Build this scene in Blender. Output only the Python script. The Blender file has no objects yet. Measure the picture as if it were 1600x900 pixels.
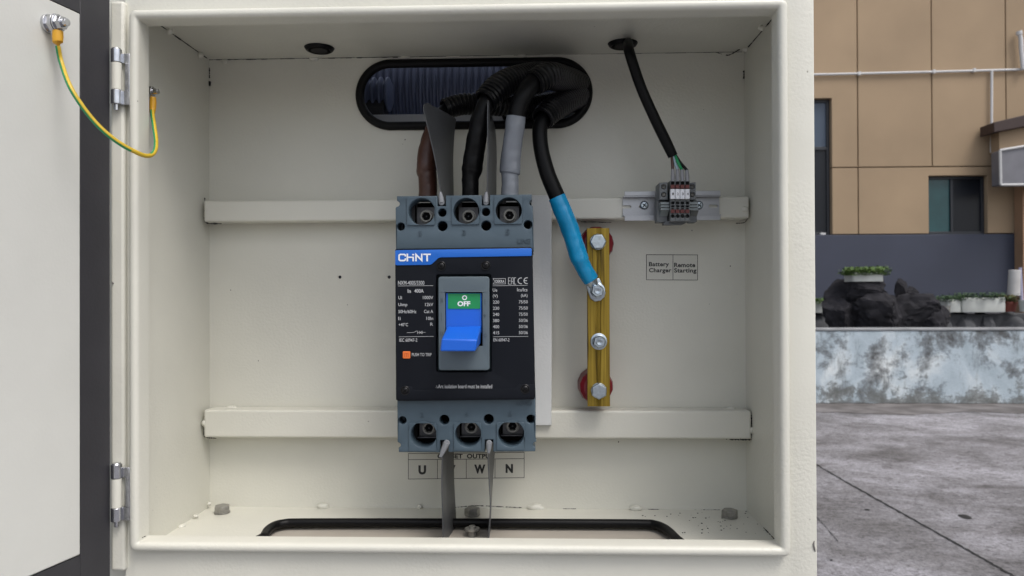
import bpy, bmesh, math, random
from mathutils import Vector as V, Matrix, noise
random.seed(7)
S = bpy.context.scene
C = bpy.context.collection
PI = math.pi

# ------------------------------------------------------------------ camera
YAW, PITCH, ROLL, FPX, CD = 0.0347, 0.0056, -0.0037, 1168.37, 0.73
def basis():
    cy, sy, cp, sp, cr, sr = math.cos(YAW), math.sin(YAW), math.cos(PITCH), math.sin(PITCH), math.cos(ROLL), math.sin(ROLL)
    f = V((-sy*cp, cy*cp, sp)); r = V((cy, sy, 0)); u = r.cross(f)
    return cr*r+sr*u, -sr*r+cr*u, f
CR, CU, CF = basis()
CAM = V((0, -CD, 0))
cam = bpy.data.cameras.new('camera'); camo = bpy.data.objects.new('camera', cam); C.objects.link(camo)
camo.matrix_world = Matrix(((CR.x, CU.x, -CF.x, CAM.x), (CR.y, CU.y, -CF.y, CAM.y), (CR.z, CU.z, -CF.z, CAM.z), (0, 0, 0, 1)))
cam.sensor_width = 36; cam.lens = FPX/1600*36; cam.clip_start = .02; cam.clip_end = 400
cam.dof.use_dof = True; cam.dof.focus_distance = .84; cam.dof.aperture_fstop = 13
S.camera = camo

# ------------------------------------------------------------------ world, sun, exposure
SUN_EL, SUN_AZ = math.radians(58), math.radians(138)      # azimuth clockwise from +y
w = bpy.data.worlds.new('World'); S.world = w; w.use_nodes = True
nt = w.node_tree; bg = nt.nodes['Background']
sky = nt.nodes.new('ShaderNodeTexSky'); sky.sky_type = 'NISHITA'; sky.sun_disc = False
sky.sun_elevation = SUN_EL; sky.sun_rotation = SUN_AZ; sky.air_density = 1.0; sky.dust_density = 4.0; sky.ozone_density = 1.0
hs = nt.nodes.new('ShaderNodeHueSaturation'); hs.inputs['Saturation'].default_value = .52
nt.links.new(sky.outputs[0], hs.inputs['Color']); nt.links.new(hs.outputs[0], bg.inputs[0]); bg.inputs[1].default_value = .10
sun = bpy.data.lights.new('sun', 'SUN'); sun.energy = .6; sun.angle = math.radians(24); sun.color = (1, .975, .94)
so = bpy.data.objects.new('sun', sun); C.objects.link(so)
sd = V((math.sin(SUN_AZ)*math.cos(SUN_EL), math.cos(SUN_AZ)*math.cos(SUN_EL), math.sin(SUN_EL)))
so.rotation_euler = sd.to_track_quat('Z', 'Y').to_euler()
S.view_settings.view_transform = 'Standard'; S.view_settings.look = 'None'; S.view_settings.exposure = 1.02; S.view_settings.gamma = 1
S.view_settings.use_curve_mapping = False
S.render.engine = 'CYCLES'

# ------------------------------------------------------------------ pixel helpers (photo 1600x900 -> world planes)
def ray(px, py):
    return CF + CR*((px-800)/FPX) + CU*((450-py)/FPX)
def P(px, py, y):
    d = ray(px, py); return CAM + d*((y+CD)/d.y)
def PZ(px, py, z):
    d = ray(px, py); return CAM + d*(z/d.z)
def PN(px, py, p0, n):
    d = ray(px, py); return CAM + d*((p0-CAM).dot(n)/d.dot(n))
def m(px, y):                       # size of px photo pixels at depth y
    return px*(y+CD)/FPX

# ------------------------------------------------------------------ materials
def mat(name, col, rough=.5, metal=0, bump=0, bscale=200, var=0, vscale=20, spec=.5, coat=0, col2=None, thr=None, detail=4, emis=None):
    M = bpy.data.materials.new(name); M.use_nodes = True; n = M.node_tree; b = n.nodes['Principled BSDF']; L = n.links
    b.inputs['Base Color'].default_value = (*col, 1); b.inputs['Roughness'].default_value = rough
    b.inputs['Metallic'].default_value = metal; b.inputs['Specular IOR Level'].default_value = spec
    b.inputs['Coat Weight'].default_value = coat; b.inputs['Coat Roughness'].default_value = .15
    tc = n.nodes.new('ShaderNodeTexCoord')
    if var:
        t = n.nodes.new('ShaderNodeTexNoise'); t.inputs['Scale'].default_value = vscale; t.inputs['Detail'].default_value = detail
        L.new(tc.outputs['Object'], t.inputs['Vector'])
        r = n.nodes.new('ShaderNodeValToRGB'); L.new(t.outputs[0], r.inputs[0])
        c2 = col2 or tuple(c*(1-var) for c in col)
        a, z = thr or (.3, .7)
        r.color_ramp.elements[0].position = a; r.color_ramp.elements[1].position = z
        r.color_ramp.elements[0].color = (*c2, 1); r.color_ramp.elements[1].color = (*col, 1)
        L.new(r.outputs[0], b.inputs['Base Color'])
    if bump:
        t2 = n.nodes.new('ShaderNodeTexNoise'); t2.inputs['Scale'].default_value = bscale; t2.inputs['Detail'].default_value = 2
        L.new(tc.outputs['Object'], t2.inputs['Vector'])
        bp = n.nodes.new('ShaderNodeBump'); bp.inputs['Distance'].default_value = .001; bp.inputs['Strength'].default_value = bump
        L.new(t2.outputs[0], bp.inputs['Height']); L.new(bp.outputs[0], b.inputs['Normal'])
    return M

def paint_mat(name, col, rough, peel=.6):
    """powder coat: orange peel that comes and goes, slight dust mottling"""
    M = bpy.data.materials.new(name); M.use_nodes = True; n = M.node_tree; b = n.nodes['Principled BSDF']; L = n.links
    tc = n.nodes.new('ShaderNodeTexCoord')
    def noise_(sc, det=3):
        t = n.nodes.new('ShaderNodeTexNoise'); t.inputs['Scale'].default_value = sc; t.inputs['Detail'].default_value = det
        L.new(tc.outputs['Object'], t.inputs['Vector']); return t.outputs[0]
    r = n.nodes.new('ShaderNodeValToRGB'); L.new(noise_(9, 6), r.inputs[0])
    r.color_ramp.elements[0].position = .3; r.color_ramp.elements[1].position = .7
    r.color_ramp.elements[0].color = (*[c*.93 for c in col], 1); r.color_ramp.elements[1].color = (*col, 1)
    sp = n.nodes.new('ShaderNodeValToRGB'); L.new(noise_(170, 1), sp.inputs[0])      # rare specks of dirt
    sp.color_ramp.elements[0].position = .15; sp.color_ramp.elements[1].position = .18
    sp.color_ramp.elements[0].color = (.45, .43, .4, 1); sp.color_ramp.elements[1].color = (1, 1, 1, 1)
    mx = n.nodes.new('ShaderNodeMix'); mx.data_type = 'RGBA'; mx.blend_type = 'MULTIPLY'; mx.inputs[0].default_value = 1
    L.new(r.outputs[0], mx.inputs[6]); L.new(sp.outputs[0], mx.inputs[7]); L.new(mx.outputs[2], b.inputs['Base Color'])
    rr = n.nodes.new('ShaderNodeMapRange'); L.new(noise_(14, 2), rr.inputs[0])
    rr.inputs[1].default_value = .25; rr.inputs[2].default_value = .8; rr.inputs[3].default_value = rough+.07; rr.inputs[4].default_value = rough-.06
    L.new(rr.outputs[0], b.inputs['Roughness'])
    am = n.nodes.new('ShaderNodeMapRange'); L.new(noise_(7, 2), am.inputs[0])
    am.inputs[1].default_value = .4; am.inputs[2].default_value = .68; am.inputs[3].default_value = .1; am.inputs[4].default_value = peel
    bp = n.nodes.new('ShaderNodeBump'); bp.inputs['Distance'].default_value = .0009
    L.new(am.outputs[0], bp.inputs['Strength']); L.new(noise_(330, 2), bp.inputs['Height'])
    bp2 = n.nodes.new('ShaderNodeBump'); bp2.inputs['Distance'].default_value = .004; bp2.inputs['Strength'].default_value = .22
    L.new(noise_(16, 2), bp2.inputs['Height']); L.new(bp.outputs[0], bp2.inputs['Normal']); L.new(bp2.outputs[0], b.inputs['Normal'])
    return M
CREAM = paint_mat('cream_powder_coat', (.66, .65, .575), .35)
DOORC = paint_mat('door_lining_paint', (.65, .65, .61), .45, .14)
WHITE_PLATE = paint_mat('white_plate_paint', (.70, .71, .70), .45)
DARKB = mat('dark_grey_door_paint', (.033, .032, .037), .55, bump=.15, bscale=300, var=.15, vscale=30)
CHROME = mat('zinc_plate', (.62, .63, .66), .22, 1, bump=.1, bscale=150, var=.25, vscale=120)
STEEL = mat('worn_steel', (.33, .32, .29), .35, .45, bump=.15, bscale=300, var=.35, vscale=200)
HEXZ = mat('blue_zinc_bolt', (.55, .62, .68), .3, 1, bump=.12, bscale=500, var=.3, vscale=260)
RUB = mat('black_rubber', (.004, .004, .0045), .45, spec=.18, bump=.2, bscale=250)
GAP = mat('black_seam_and_dirt', (.02, .019, .018), .8, var=.4, vscale=300)  # near-black colour of the open seam gaps and dirt specks
BASE = mat('slate_blue_moulding', (.062, .095, .122), .45, bump=.12, bscale=900, var=.12, vscale=60)
ESC = mat('slate_grey_escutcheon', (.095, .125, .145), .4, bump=.08, bscale=900)
COVER = mat('black_moulded_cover', (.006, .0075, .0115), .5, spec=.16, bump=.12, bscale=1200)
BLUE = mat('blue_plastic', (.008, .115, .60), .32, bump=.05, bscale=500)
BBLUE = mat('blue_band', (.010, .13, .55), .35)
GREEN = mat('green_plate', (.006, .24, .075), .4)
ORANGE = mat('orange_button', (.75, .17, .03), .45)
PRINT = mat('grey_white_print', (.46, .47, .48), .6)
WPRINT = mat('white_print', (.78, .80, .82), .5)
BPRINT = mat('black_print', (.015, .015, .016), .5)
HOLE = mat('black_cavity', (.004, .004, .0045), .8, spec=.15)
BARR = mat('grey_arc_board', (.075, .078, .082), .4, bump=.1, bscale=200, var=.15, vscale=40)
BEAD = mat('grey_bead', (.22, .23, .245), .4)
BRASSM = None
INSUL = mat('red_insulator', (.17, .007, .015), .35, bump=.05, bscale=200)
BROWN = mat('brown_heat_shrink', (.070, .027, .017), .42, bump=.3, bscale=120, var=.2, vscale=60)
GREYSH = mat('grey_heat_shrink', (.23, .25, .28), .24, bump=.35, bscale=90, var=.12, vscale=70)
BLACKC = mat('black_cable', (.004, .004, .0045), .42, spec=.18, bump=.3, bscale=110)
CONDM = mat('black_conduit_plastic', (.005, .005, .006), .3, spec=.4)
CYAN = mat('blue_heat_shrink', (.007, .29, .57), .26, bump=.4, bscale=80, var=.15, vscale=60)
YEL = mat('yellow_wire', (.62, .42, .03), .42, bump=.1, bscale=400, var=.12, vscale=150)
GRN = mat('green_wire', (.012, .26, .09), .42)
SLV = mat('yellow_sleeve', (.66, .34, .02), .4)
ALU = mat('aluminium_rail', (.40, .41, .43), .4, .6, bump=.1, bscale=400)
TBG = mat('terminal_grey', (.13, .14, .145), .5, bump=.06, bscale=800)
TBL = mat('clip_grey', (.20, .23, .235), .45, bump=.06, bscale=800)
TRED = mat('terminal_red', (.11, .018, .016), .5)
FERR = mat('ferrule_grey', (.24, .245, .26), .4)
TAG = mat('white_marker', (.72, .74, .78), .5)
CONC = None

# brass bar: streaks along z
def streak_mat(name, c1, c2, c3, sc, rough, metal):
    M = bpy.data.materials.new(name); M.use_nodes = True; n = M.node_tree; b = n.nodes['Principled BSDF']; L = n.links
    tc = n.nodes.new('ShaderNodeTexCoord'); mp = n.nodes.new('ShaderNodeMapping'); mp.inputs['Scale'].default_value = sc
    L.new(tc.outputs['Object'], mp.inputs[0])
    t = n.nodes.new('ShaderNodeTexNoise'); t.inputs['Scale'].default_value = 1; t.inputs['Detail'].default_value = 5; L.new(mp.outputs[0], t.inputs['Vector'])
    r = n.nodes.new('ShaderNodeValToRGB'); L.new(t.outputs[0], r.inputs[0]); e = r.color_ramp.elements
    e[0].position = .32; e[0].color = (*c1, 1); e[1].position = .68; e[1].color = (*c3, 1); q = e.new(.45); q.color = (*c2, 1)
    L.new(r.outputs[0], b.inputs['Base Color']); b.inputs['Roughness'].default_value = rough; b.inputs['Metallic'].default_value = metal
    bp = n.nodes.new('ShaderNodeBump'); bp.inputs['Distance'].default_value = .0004; bp.inputs['Strength'].default_value = .5
    L.new(t.outputs[0], bp.inputs['Height']); L.new(bp.outputs[0], b.inputs['Normal'])
    return M
BRASSM = streak_mat('tarnished_brass', (.05, .032, .008), (.27, .18, .024), (.42, .29, .045), (380, 380, 9), .42, .7)

# ------------------------------------------------------------------ geometry helpers
def eval_curve(cu):
    o = bpy.data.objects.new('tmp', cu); C.objects.link(o)
    dg = bpy.context.evaluated_depsgraph_get(); me = bpy.data.meshes.new_from_object(o.evaluated_get(dg))
    bpy.data.objects.remove(o); bpy.data.curves.remove(cu)
    return me
def rrect(x0, z0, x1, z1, r, n=6):
    if x0 > x1: x0, x1 = x1, x0
    if z0 > z1: z0, z1 = z1, z0
    o = []
    for cx, cz, a in ((x1-r, z1-r, 0), (x0+r, z1-r, 90), (x0+r, z0+r, 180), (x1-r, z0+r, 270)):
        for i in range(n+1):
            t = math.radians(a+90*i/n); o.append((cx+r*math.cos(t), cz+r*math.sin(t)))
    return o
def circ(cx, cz, r, n=28, rz=None):
    rz = rz or r
    return [(cx+r*math.cos(2*PI*i/n), cz+rz*math.sin(2*PI*i/n)) for i in range(n)]
class B:
    def __init__(s): s.b = bmesh.new()
    def face(s, pts):
        try: s.b.faces.new([s.b.verts.new(p) for p in pts])
        except ValueError: pass
        return s
    def hexa(s, p):                  # 8 points: 4 bottom ring, 4 top ring
        v = [s.b.verts.new(q) for q in p]
        for f in ((0, 3, 2, 1), (4, 5, 6, 7), (0, 1, 5, 4), (1, 2, 6, 5), (2, 3, 7, 6), (3, 0, 4, 7)): s.b.faces.new([v[i] for i in f])
        return s
    def box(s, x0, x1, y0, y1, z0, z1):
        return s.hexa([(x0, y0, z0), (x1, y0, z0), (x1, y1, z0), (x0, y1, z0), (x0, y0, z1), (x1, y0, z1), (x1, y1, z1), (x0, y1, z1)])
    def pbox(s, px0, py0, px1, py1, y0, y1):     # front rectangle in photo pixels at depth y0, straight back to y1
        a = P(px0, py1, y0); b_ = P(px1, py1, y0); c = P(px1, py0, y0); d = P(px0, py0, y0)
        q = [V((p.x, y0, p.z)) for p in (a, b_, c, d)]; r = [V((p.x, y1, p.z)) for p in (a, b_, c, d)]
        return s.hexa([q[0], q[1], r[1], r[0], q[3], q[2], r[2], r[3]])
    def loft(s, rings, closed=True, caps=True):
        R = [[s.b.verts.new(p) for p in r] for r in rings]; n = len(R[0])
        for a, c in zip(R, R[1:]):
            for i in range(n if closed else n-1):
                j = (i+1) % n; s.b.faces.new((a[i], a[j], c[j], c[i]))
        if caps and closed: s.b.faces.new(R[0][::-1]); s.b.faces.new(R[-1])
        return s
    def cyl(s, p0, p1, r0, r1=None, n=24, rot=0):
        p0, p1 = V(p0), V(p1); r1 = r0 if r1 is None else r1
        d = (p1-p0).normalized(); u = d.orthogonal() if abs(d.z) > .9 else d.cross(V((0, 0, 1))); u.normalize(); v = d.cross(u)
        ring = lambda c, r: [c+(u*math.cos(rot+2*PI*i/n)+v*math.sin(rot+2*PI*i/n))*r for i in range(n)]
        return s.loft([ring(p0, r0), ring(p1, r1)])
    def lathe(s, p0, d, prof, n=24, rot=0):      # prof: list of (distance along d, radius)
        p0 = V(p0); d = V(d).normalized(); u = d.orthogonal() if abs(d.z) > .9 else d.cross(V((0, 0, 1))); u.normalize(); v = d.cross(u)
        return s.loft([[p0+d*h+(u*math.cos(rot+2*PI*i/n)+v*math.sin(rot+2*PI*i/n))*max(r, 1e-5) for i in range(n)] for h, r in prof])
    def tube(s, pts, rad, n=16, cyc=False):
        pts = [V(p) for p in pts]; N = len(pts)
        rad = rad if isinstance(rad, (list, tuple)) else [rad]*N
        up = None; rings = []
        for i, p in enumerate(pts):
            t = (pts[(i+1) % N]-pts[i-1]) if (cyc or 0 < i < N-1) else (pts[1]-pts[0] if i == 0 else pts[-1]-pts[-2])
            t.normalize()
            if up is None: up = t.orthogonal().normalized()
            up = (up-t*up.dot(t)).normalized(); v = t.cross(up)
            rings.append([p+(up*math.cos(2*PI*k/n)+v*math.sin(2*PI*k/n))*rad[i] for k in range(n)])
        if cyc:
            # parallel transport does not close exactly for non planar loops; loops here are planar
            rings.append(rings[0]); return s.loft(rings, caps=False)
        return s.loft(rings)
    def plate(s, outline, holes, y0, y1, bevel=0, axis='y', res=2):
        """outline/holes in (x,z) for axis y, (x,y) for axis z; slab between y0 and y1 along the axis"""
        cu = bpy.data.curves.new('c', 'CURVE'); cu.dimensions = '2D'; cu.fill_mode = 'BOTH'
        for ps in [outline]+list(holes):
            sp = cu.splines.new('POLY'); sp.points.add(len(ps)-1); sp.use_cyclic_u = True
            for q, p in zip(sp.points, ps): q.co = (p[0], p[1], 0, 1)
        th = abs(y1-y0); cu.extrude = th/2-bevel; cu.bevel_depth = bevel; cu.bevel_resolution = res; cu.offset = -bevel
        me = eval_curve(cu); mid = (y0+y1)/2
        M = Matrix(((1, 0, 0, 0), (0, 0, -1, mid), (0, 1, 0, 0), (0, 0, 0, 1))) if axis == 'y' else Matrix.Translation((0, 0, mid))
        me.transform(M); s.b.from_mesh(me); bpy.data.meshes.remove(me)
        return s
    def ico(s, c, r, sub=2, scale=(1, 1, 1), rough=0, sc=1.0, seed=0):
        g = bmesh.ops.create_icosphere(s.b, subdivisions=sub, radius=1)
        for v in g['verts']:
            k = 1+rough*noise.noise(v.co*sc+V((seed*7.3, seed*1.7, 0))) if rough else 1
            v.co = V(c)+V((v.co.x*scale[0], v.co.y*scale[1], v.co.z*scale[2]))*r*k
        return s
    def obj(s, name, ma, parent=None, bevel=0, ang=35, label=None, origin=None, seg=2):
        bmesh.ops.remove_doubles(s.b, verts=s.b.verts, dist=1e-7)
        bmesh.ops.recalc_face_normals(s.b, faces=s.b.faces)
        me = bpy.data.meshes.new(name); s.b.to_mesh(me); s.b.free()
        for p in me.polygons: p.use_smooth = True
        me.set_sharp_from_angle(angle=math.radians(ang))
        me.materials.append(ma)
        o = bpy.data.objects.new(name, me); C.objects.link(o)
        off = V((0, 0, 0)); q = parent
        while q is not None: off += q.location; q = q.parent
        if parent is None:
            if origin is None:
                xs = [v.co for v in me.vertices]; lo = V([min(v[i] for v in xs) for i in range(3)]); hi = V([max(v[i] for v in xs) for i in range(3)])
                origin = V(((lo.x+hi.x)/2, (lo.y+hi.y)/2, lo.z))
            me.transform(Matrix.Translation(-V(origin))); o.location = origin
        else:
            me.transform(Matrix.Translation(-off)); o.parent = parent
        if bevel:
            bv = o.modifiers.new('bevel', 'BEVEL'); bv.width = bevel; bv.segments = seg; bv.limit_method = 'ANGLE'; bv.angle_limit = math.radians(40)
            bv.harden_normals = False
        if label: o['label'] = label
        return o
def tag(o, label, cat, group=None, kind=None):
    if label: o['label'] = label
    if cat: o['category'] = cat
    if group: o['group'] = group
    if kind: o['kind'] = kind
    return o
def thing(name, loc, label, cat, group=None):
    o = bpy.data.objects.new(name, None); o.empty_display_size = .02; C.objects.link(o); o.location = loc
    return tag(o, label, cat, group)
def structure(o): o['kind'] = 'structure'; return o
def copy_part(o, name, parent, d):
    c = o.copy(); C.objects.link(c); c.parent = parent; c.location = V(o.location)+V(d)
    return c
def cr(pts, n=10):                 # catmull-rom through points of (x,y,z,r...) tuples
    p = [list(q) for q in pts]; p = [[2*a-b for a, b in zip(p[0], p[1])]]+p+[[2*a-b for a, b in zip(p[-1], p[-2])]]
    out = []
    for i in range(1, len(p)-2):
        for k in range(n):
            t = k/n
            out.append([.5*((2*b)+(-a+c)*t+(2*a-5*b+4*c-d)*t*t+(-a+3*b-3*c+d)*t**3) for a, b, c, d in zip(p[i-1], p[i], p[i+1], p[i+2])])
    out.append(p[-2]); return out
def path(pix, n=10):               # list of (px,py,y,radius_px) -> points, radii
    q = [(*P(a, b, y), m(r, y)) for a, b, y, r in pix]
    o = cr(q, n); return [V(a[:3]) for a in o], [a[3] for a in o]
def xz(px, py, y): p = P(px, py, y); return (p.x, p.z)
def text_mesh(bld, s, box, y, depth=.00015, bold=0, sp=1.0, fn=None):
    """text fitted into the pixel box (x0,y0,x1,y1) of the photograph on the plane at depth y"""
    cu = bpy.data.curves.new('t', 'FONT'); cu.body = s; cu.size = 1; cu.offset = bold; cu.resolution_u = 3; cu.space_character = sp; cu.extrude = 0.02
    me = eval_curve(cu); vs = [v.co for v in me.vertices]
    lx, hx = min(v.x for v in vs), max(v.x for v in vs); lz, hz = min(v.y for v in vs), max(v.y for v in vs)
    x0, y0, x1, y1 = box; a = P(x0, y1, y); b_ = P(x1, y0, y)
    for v in me.vertices:
        u = (v.co.x-lx)/(hx-lx); t = (v.co.y-lz)/(hz-lz)
        tilt = (P(x1, y1, y).z-a.z)*u
        v.co = V((a.x+(b_.x-a.x)*u, y-(depth if v.co.z > 0 else 0), a.z+(P(x0, y0, y).z-a.z)*t+tilt))
    bld.b.from_mesh(me); bpy.data.meshes.remove(me); return bld
PLK = [0]
def pline(bld, pts, wpx, y, depth=.00015):    # flat printed stroke through pixel points, mitred at its corners
    PLK[0] = (PLK[0]+1) % 7; yf = y-depth-PLK[0]*.000012
    Q = [P(a, b_, y) for a, b_ in pts]; cl = (Q[0]-Q[-1]).length < 1e-6
    if cl: Q = Q[:-1]
    n = len(Q); h = m(wpx/2, y); L_, R_ = [], []
    def nrm(a, b_): d = (b_-a).normalized(); return V((-d.z, 0, d.x)), d
    if not cl: Q[0] = Q[0]-nrm(Q[0], Q[1])[1]*h; Q[-1] = Q[-1]+nrm(Q[-2], Q[-1])[1]*h
    for i in range(n):
        n1 = nrm(Q[i-1], Q[i])[0] if (cl or i) else None; n2 = nrm(Q[i], Q[(i+1) % n])[0] if (cl or i < n-1) else None
        if n1 is None: n1 = n2
        if n2 is None: n2 = n1
        mm = (n1+n2).normalized(); k = h/max(.35, mm.dot(n1)); L_.append(Q[i]+mm*k); R_.append(Q[i]-mm*k)
    if cl: L_.append(L_[0]); R_.append(R_[0])
    f = lambda p, q: V((p.x, q, p.z))
    bld.loft([[f(a, y), f(a, yf), f(b_, yf), f(b_, y)] for a, b_ in zip(L_, R_)])
    return bld

# ================================================================== GROUND AND BACKGROUND
GZ = -1.40
def ground_mat():
    M = bpy.data.materials.new('old_concrete'); M.use_nodes = True; n = M.node_tree; b = n.nodes['Principled BSDF']; L = n.links
    tc = n.nodes.new('ShaderNodeTexCoord')
    def nz(scale, det, sc3=(1, 1, 1), rough=.6):
        mp = n.nodes.new('ShaderNodeMapping'); mp.inputs['Scale'].default_value = sc3; L.new(tc.outputs['Object'], mp.inputs[0])
        t = n.nodes.new('ShaderNodeTexNoise'); t.inputs['Scale'].default_value = scale; t.inputs['Detail'].default_value = det; t.inputs['Roughness'].default_value = rough
        t.inputs['Distortion'].default_value = .6
        L.new(mp.outputs[0], t.inputs['Vector']); return t.outputs[0]
    def ramp(src, st):
        r = n.nodes.new('ShaderNodeValToRGB'); L.new(src, r.inputs[0]); e = r.color_ramp.elements
        e[0].position, e[0].color = st[0][0], (*st[0][1], 1); e[1].position, e[1].color = st[-1][0], (*st[-1][1], 1)
        for p, c in st[1:-1]: k = e.new(p); k.color = (*c, 1)
        return r.outputs[0]
    a = ramp(nz(.9, 8, (1, 1.1, 1)), [(.34, (.135, .13, .13)), (.48, (.215, .21, .218)), (.64, (.31, .305, .322))])
    c = ramp(nz(2.2, 12, (.7, 1.1, 1), .78), [(.36, (.42, .40, .38)), (.47, (.86, .85, .85)), (.62, (1.22, 1.22, 1.24))])
    g = ramp(nz(26, 8, (1, 1, 1), .8), [(.37, (.38, .36, .35)), (.455, (.86, .86, .86)), (.58, (1.2, 1.2, 1.2))])
    def mul(x, y):
        k = n.nodes.new('ShaderNodeMix'); k.data_type = 'RGBA'; k.blend_type = 'MULTIPLY'; k.inputs[0].default_value = 1
        L.new(x, k.inputs[6]); L.new(y, k.inputs[7]); return k.outputs[2]
    k2 = ramp(nz(75, 6, (1, .6, 1), .8), [(.38, (.55, .54, .53)), (.47, (.95, .95, .95)), (.6, (1.15, 1.15, 1.15))])
    L.new(mul(mul(mul(a, c), g), k2), b.inputs['Base Color']); b.inputs['Roughness'].default_value = .8
    bp = n.nodes.new('ShaderNodeBump'); bp.inputs['Distance'].default_value = .01; bp.inputs['Strength'].default_value = .5
    L.new(nz(30, 8), bp.inputs['Height']); L.new(bp.outputs[0], b.inputs['Normal'])
    return M
GM = ground_mat()
g = B(); g.face([(-120, -120, GZ), (120, -120, GZ), (120, 160, GZ), (-120, 160, GZ)])
structure(g.obj('ground', GM, origin=(0, 0, 0)))
# expansion joint across the yard, and the dark damp gutter under the wall
JM = mat('joint_tar', (.022, .021, .02), .9, bump=.5, bscale=30, var=.4, vscale=9)
def ribbon(name, pix, width, z, ma, jit=.0, n=26):
    pts = [PZ(a, b_, z) for a, b_ in pix]; out = cr([tuple(p) for p in pts], n); bb = B(); L_, R_ = [], []
    for i, q in enumerate(out):
        a = V(out[max(i-1, 0)]); c = V(out[min(i+1, len(out)-1)]); d = (c-a).normalized(); nn = V((-d.y, d.x, 0))
        j1, j2 = random.uniform(1-jit, 1+jit), random.uniform(1-jit, 1+jit); wob = nn*random.uniform(-jit, jit)*width*.5
        L_.append(V((q[0], q[1], z))+nn*width*.5*j1+wob); R_.append(V((q[0], q[1], z))-nn*width*.5*j2+wob)
    bb.loft([L_, R_], closed=False)
    return structure(bb.obj(name, ma))
ribbon('ground_joint', [(1180, 668), (1278, 727), (1330, 757), (1410, 802), (1500, 852), (1590, 903), (1700, 965)], .014, GZ+.004, JM, .55, 24)
ribbon('ground_crack', [(1262, 793), (1290, 823), (1310, 846)], .004, GZ+.004, JM, .7, 14)
DAMP = mat('damp_concrete', (.095, .085, .08), .7, bump=.4, bscale=20, var=.4, vscale=3, col2=(.2, .185, .18), thr=(.35, .6))
gb = B(); yA = PZ(1400, 646, GZ).y
WY = PZ(1400, 631, GZ).y             # face of the low wall
Lr, Rr = [], []
for i in range(90):
    x = -2+i*.16; Lr.append(V((x, yA+.22*noise.noise(V((x*1.1, 0, 3)))+.05*noise.noise(V((x*6, 0, 3))), GZ+.004))); Rr.append(V((x, WY+.02, GZ+.004)))
gb.loft([Lr, Rr], closed=False); structure(gb.obj('gutter_strip', DAMP))
# blot and pebbles on the concrete
def blot(px, py, wpx, hpx, seed):
    c = PZ(px, py, GZ); k = (c.y+CD)/FPX; b_ = B()
    pts = []
    hz = (PZ(px, py-hpx/2, GZ).y-PZ(px, py+hpx/2, GZ).y)
    for i in range(18):
        t = 2*PI*i/18; r = 1+.35*noise.noise(V((math.cos(t)*2, math.sin(t)*2, seed)))
        pts.append((c.x+math.cos(t)*wpx*k*r*.5, c.y+math.sin(t)*hz*r*.5, GZ+.004+.0))
    b_.face(pts); return structure(b_.obj('ground_stain', JM))
blot(1508, 808, 16, 7, 1); blot(1355, 797, 8, 2.5, 2); blot(1299, 876, 4, 2, 3)

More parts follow.
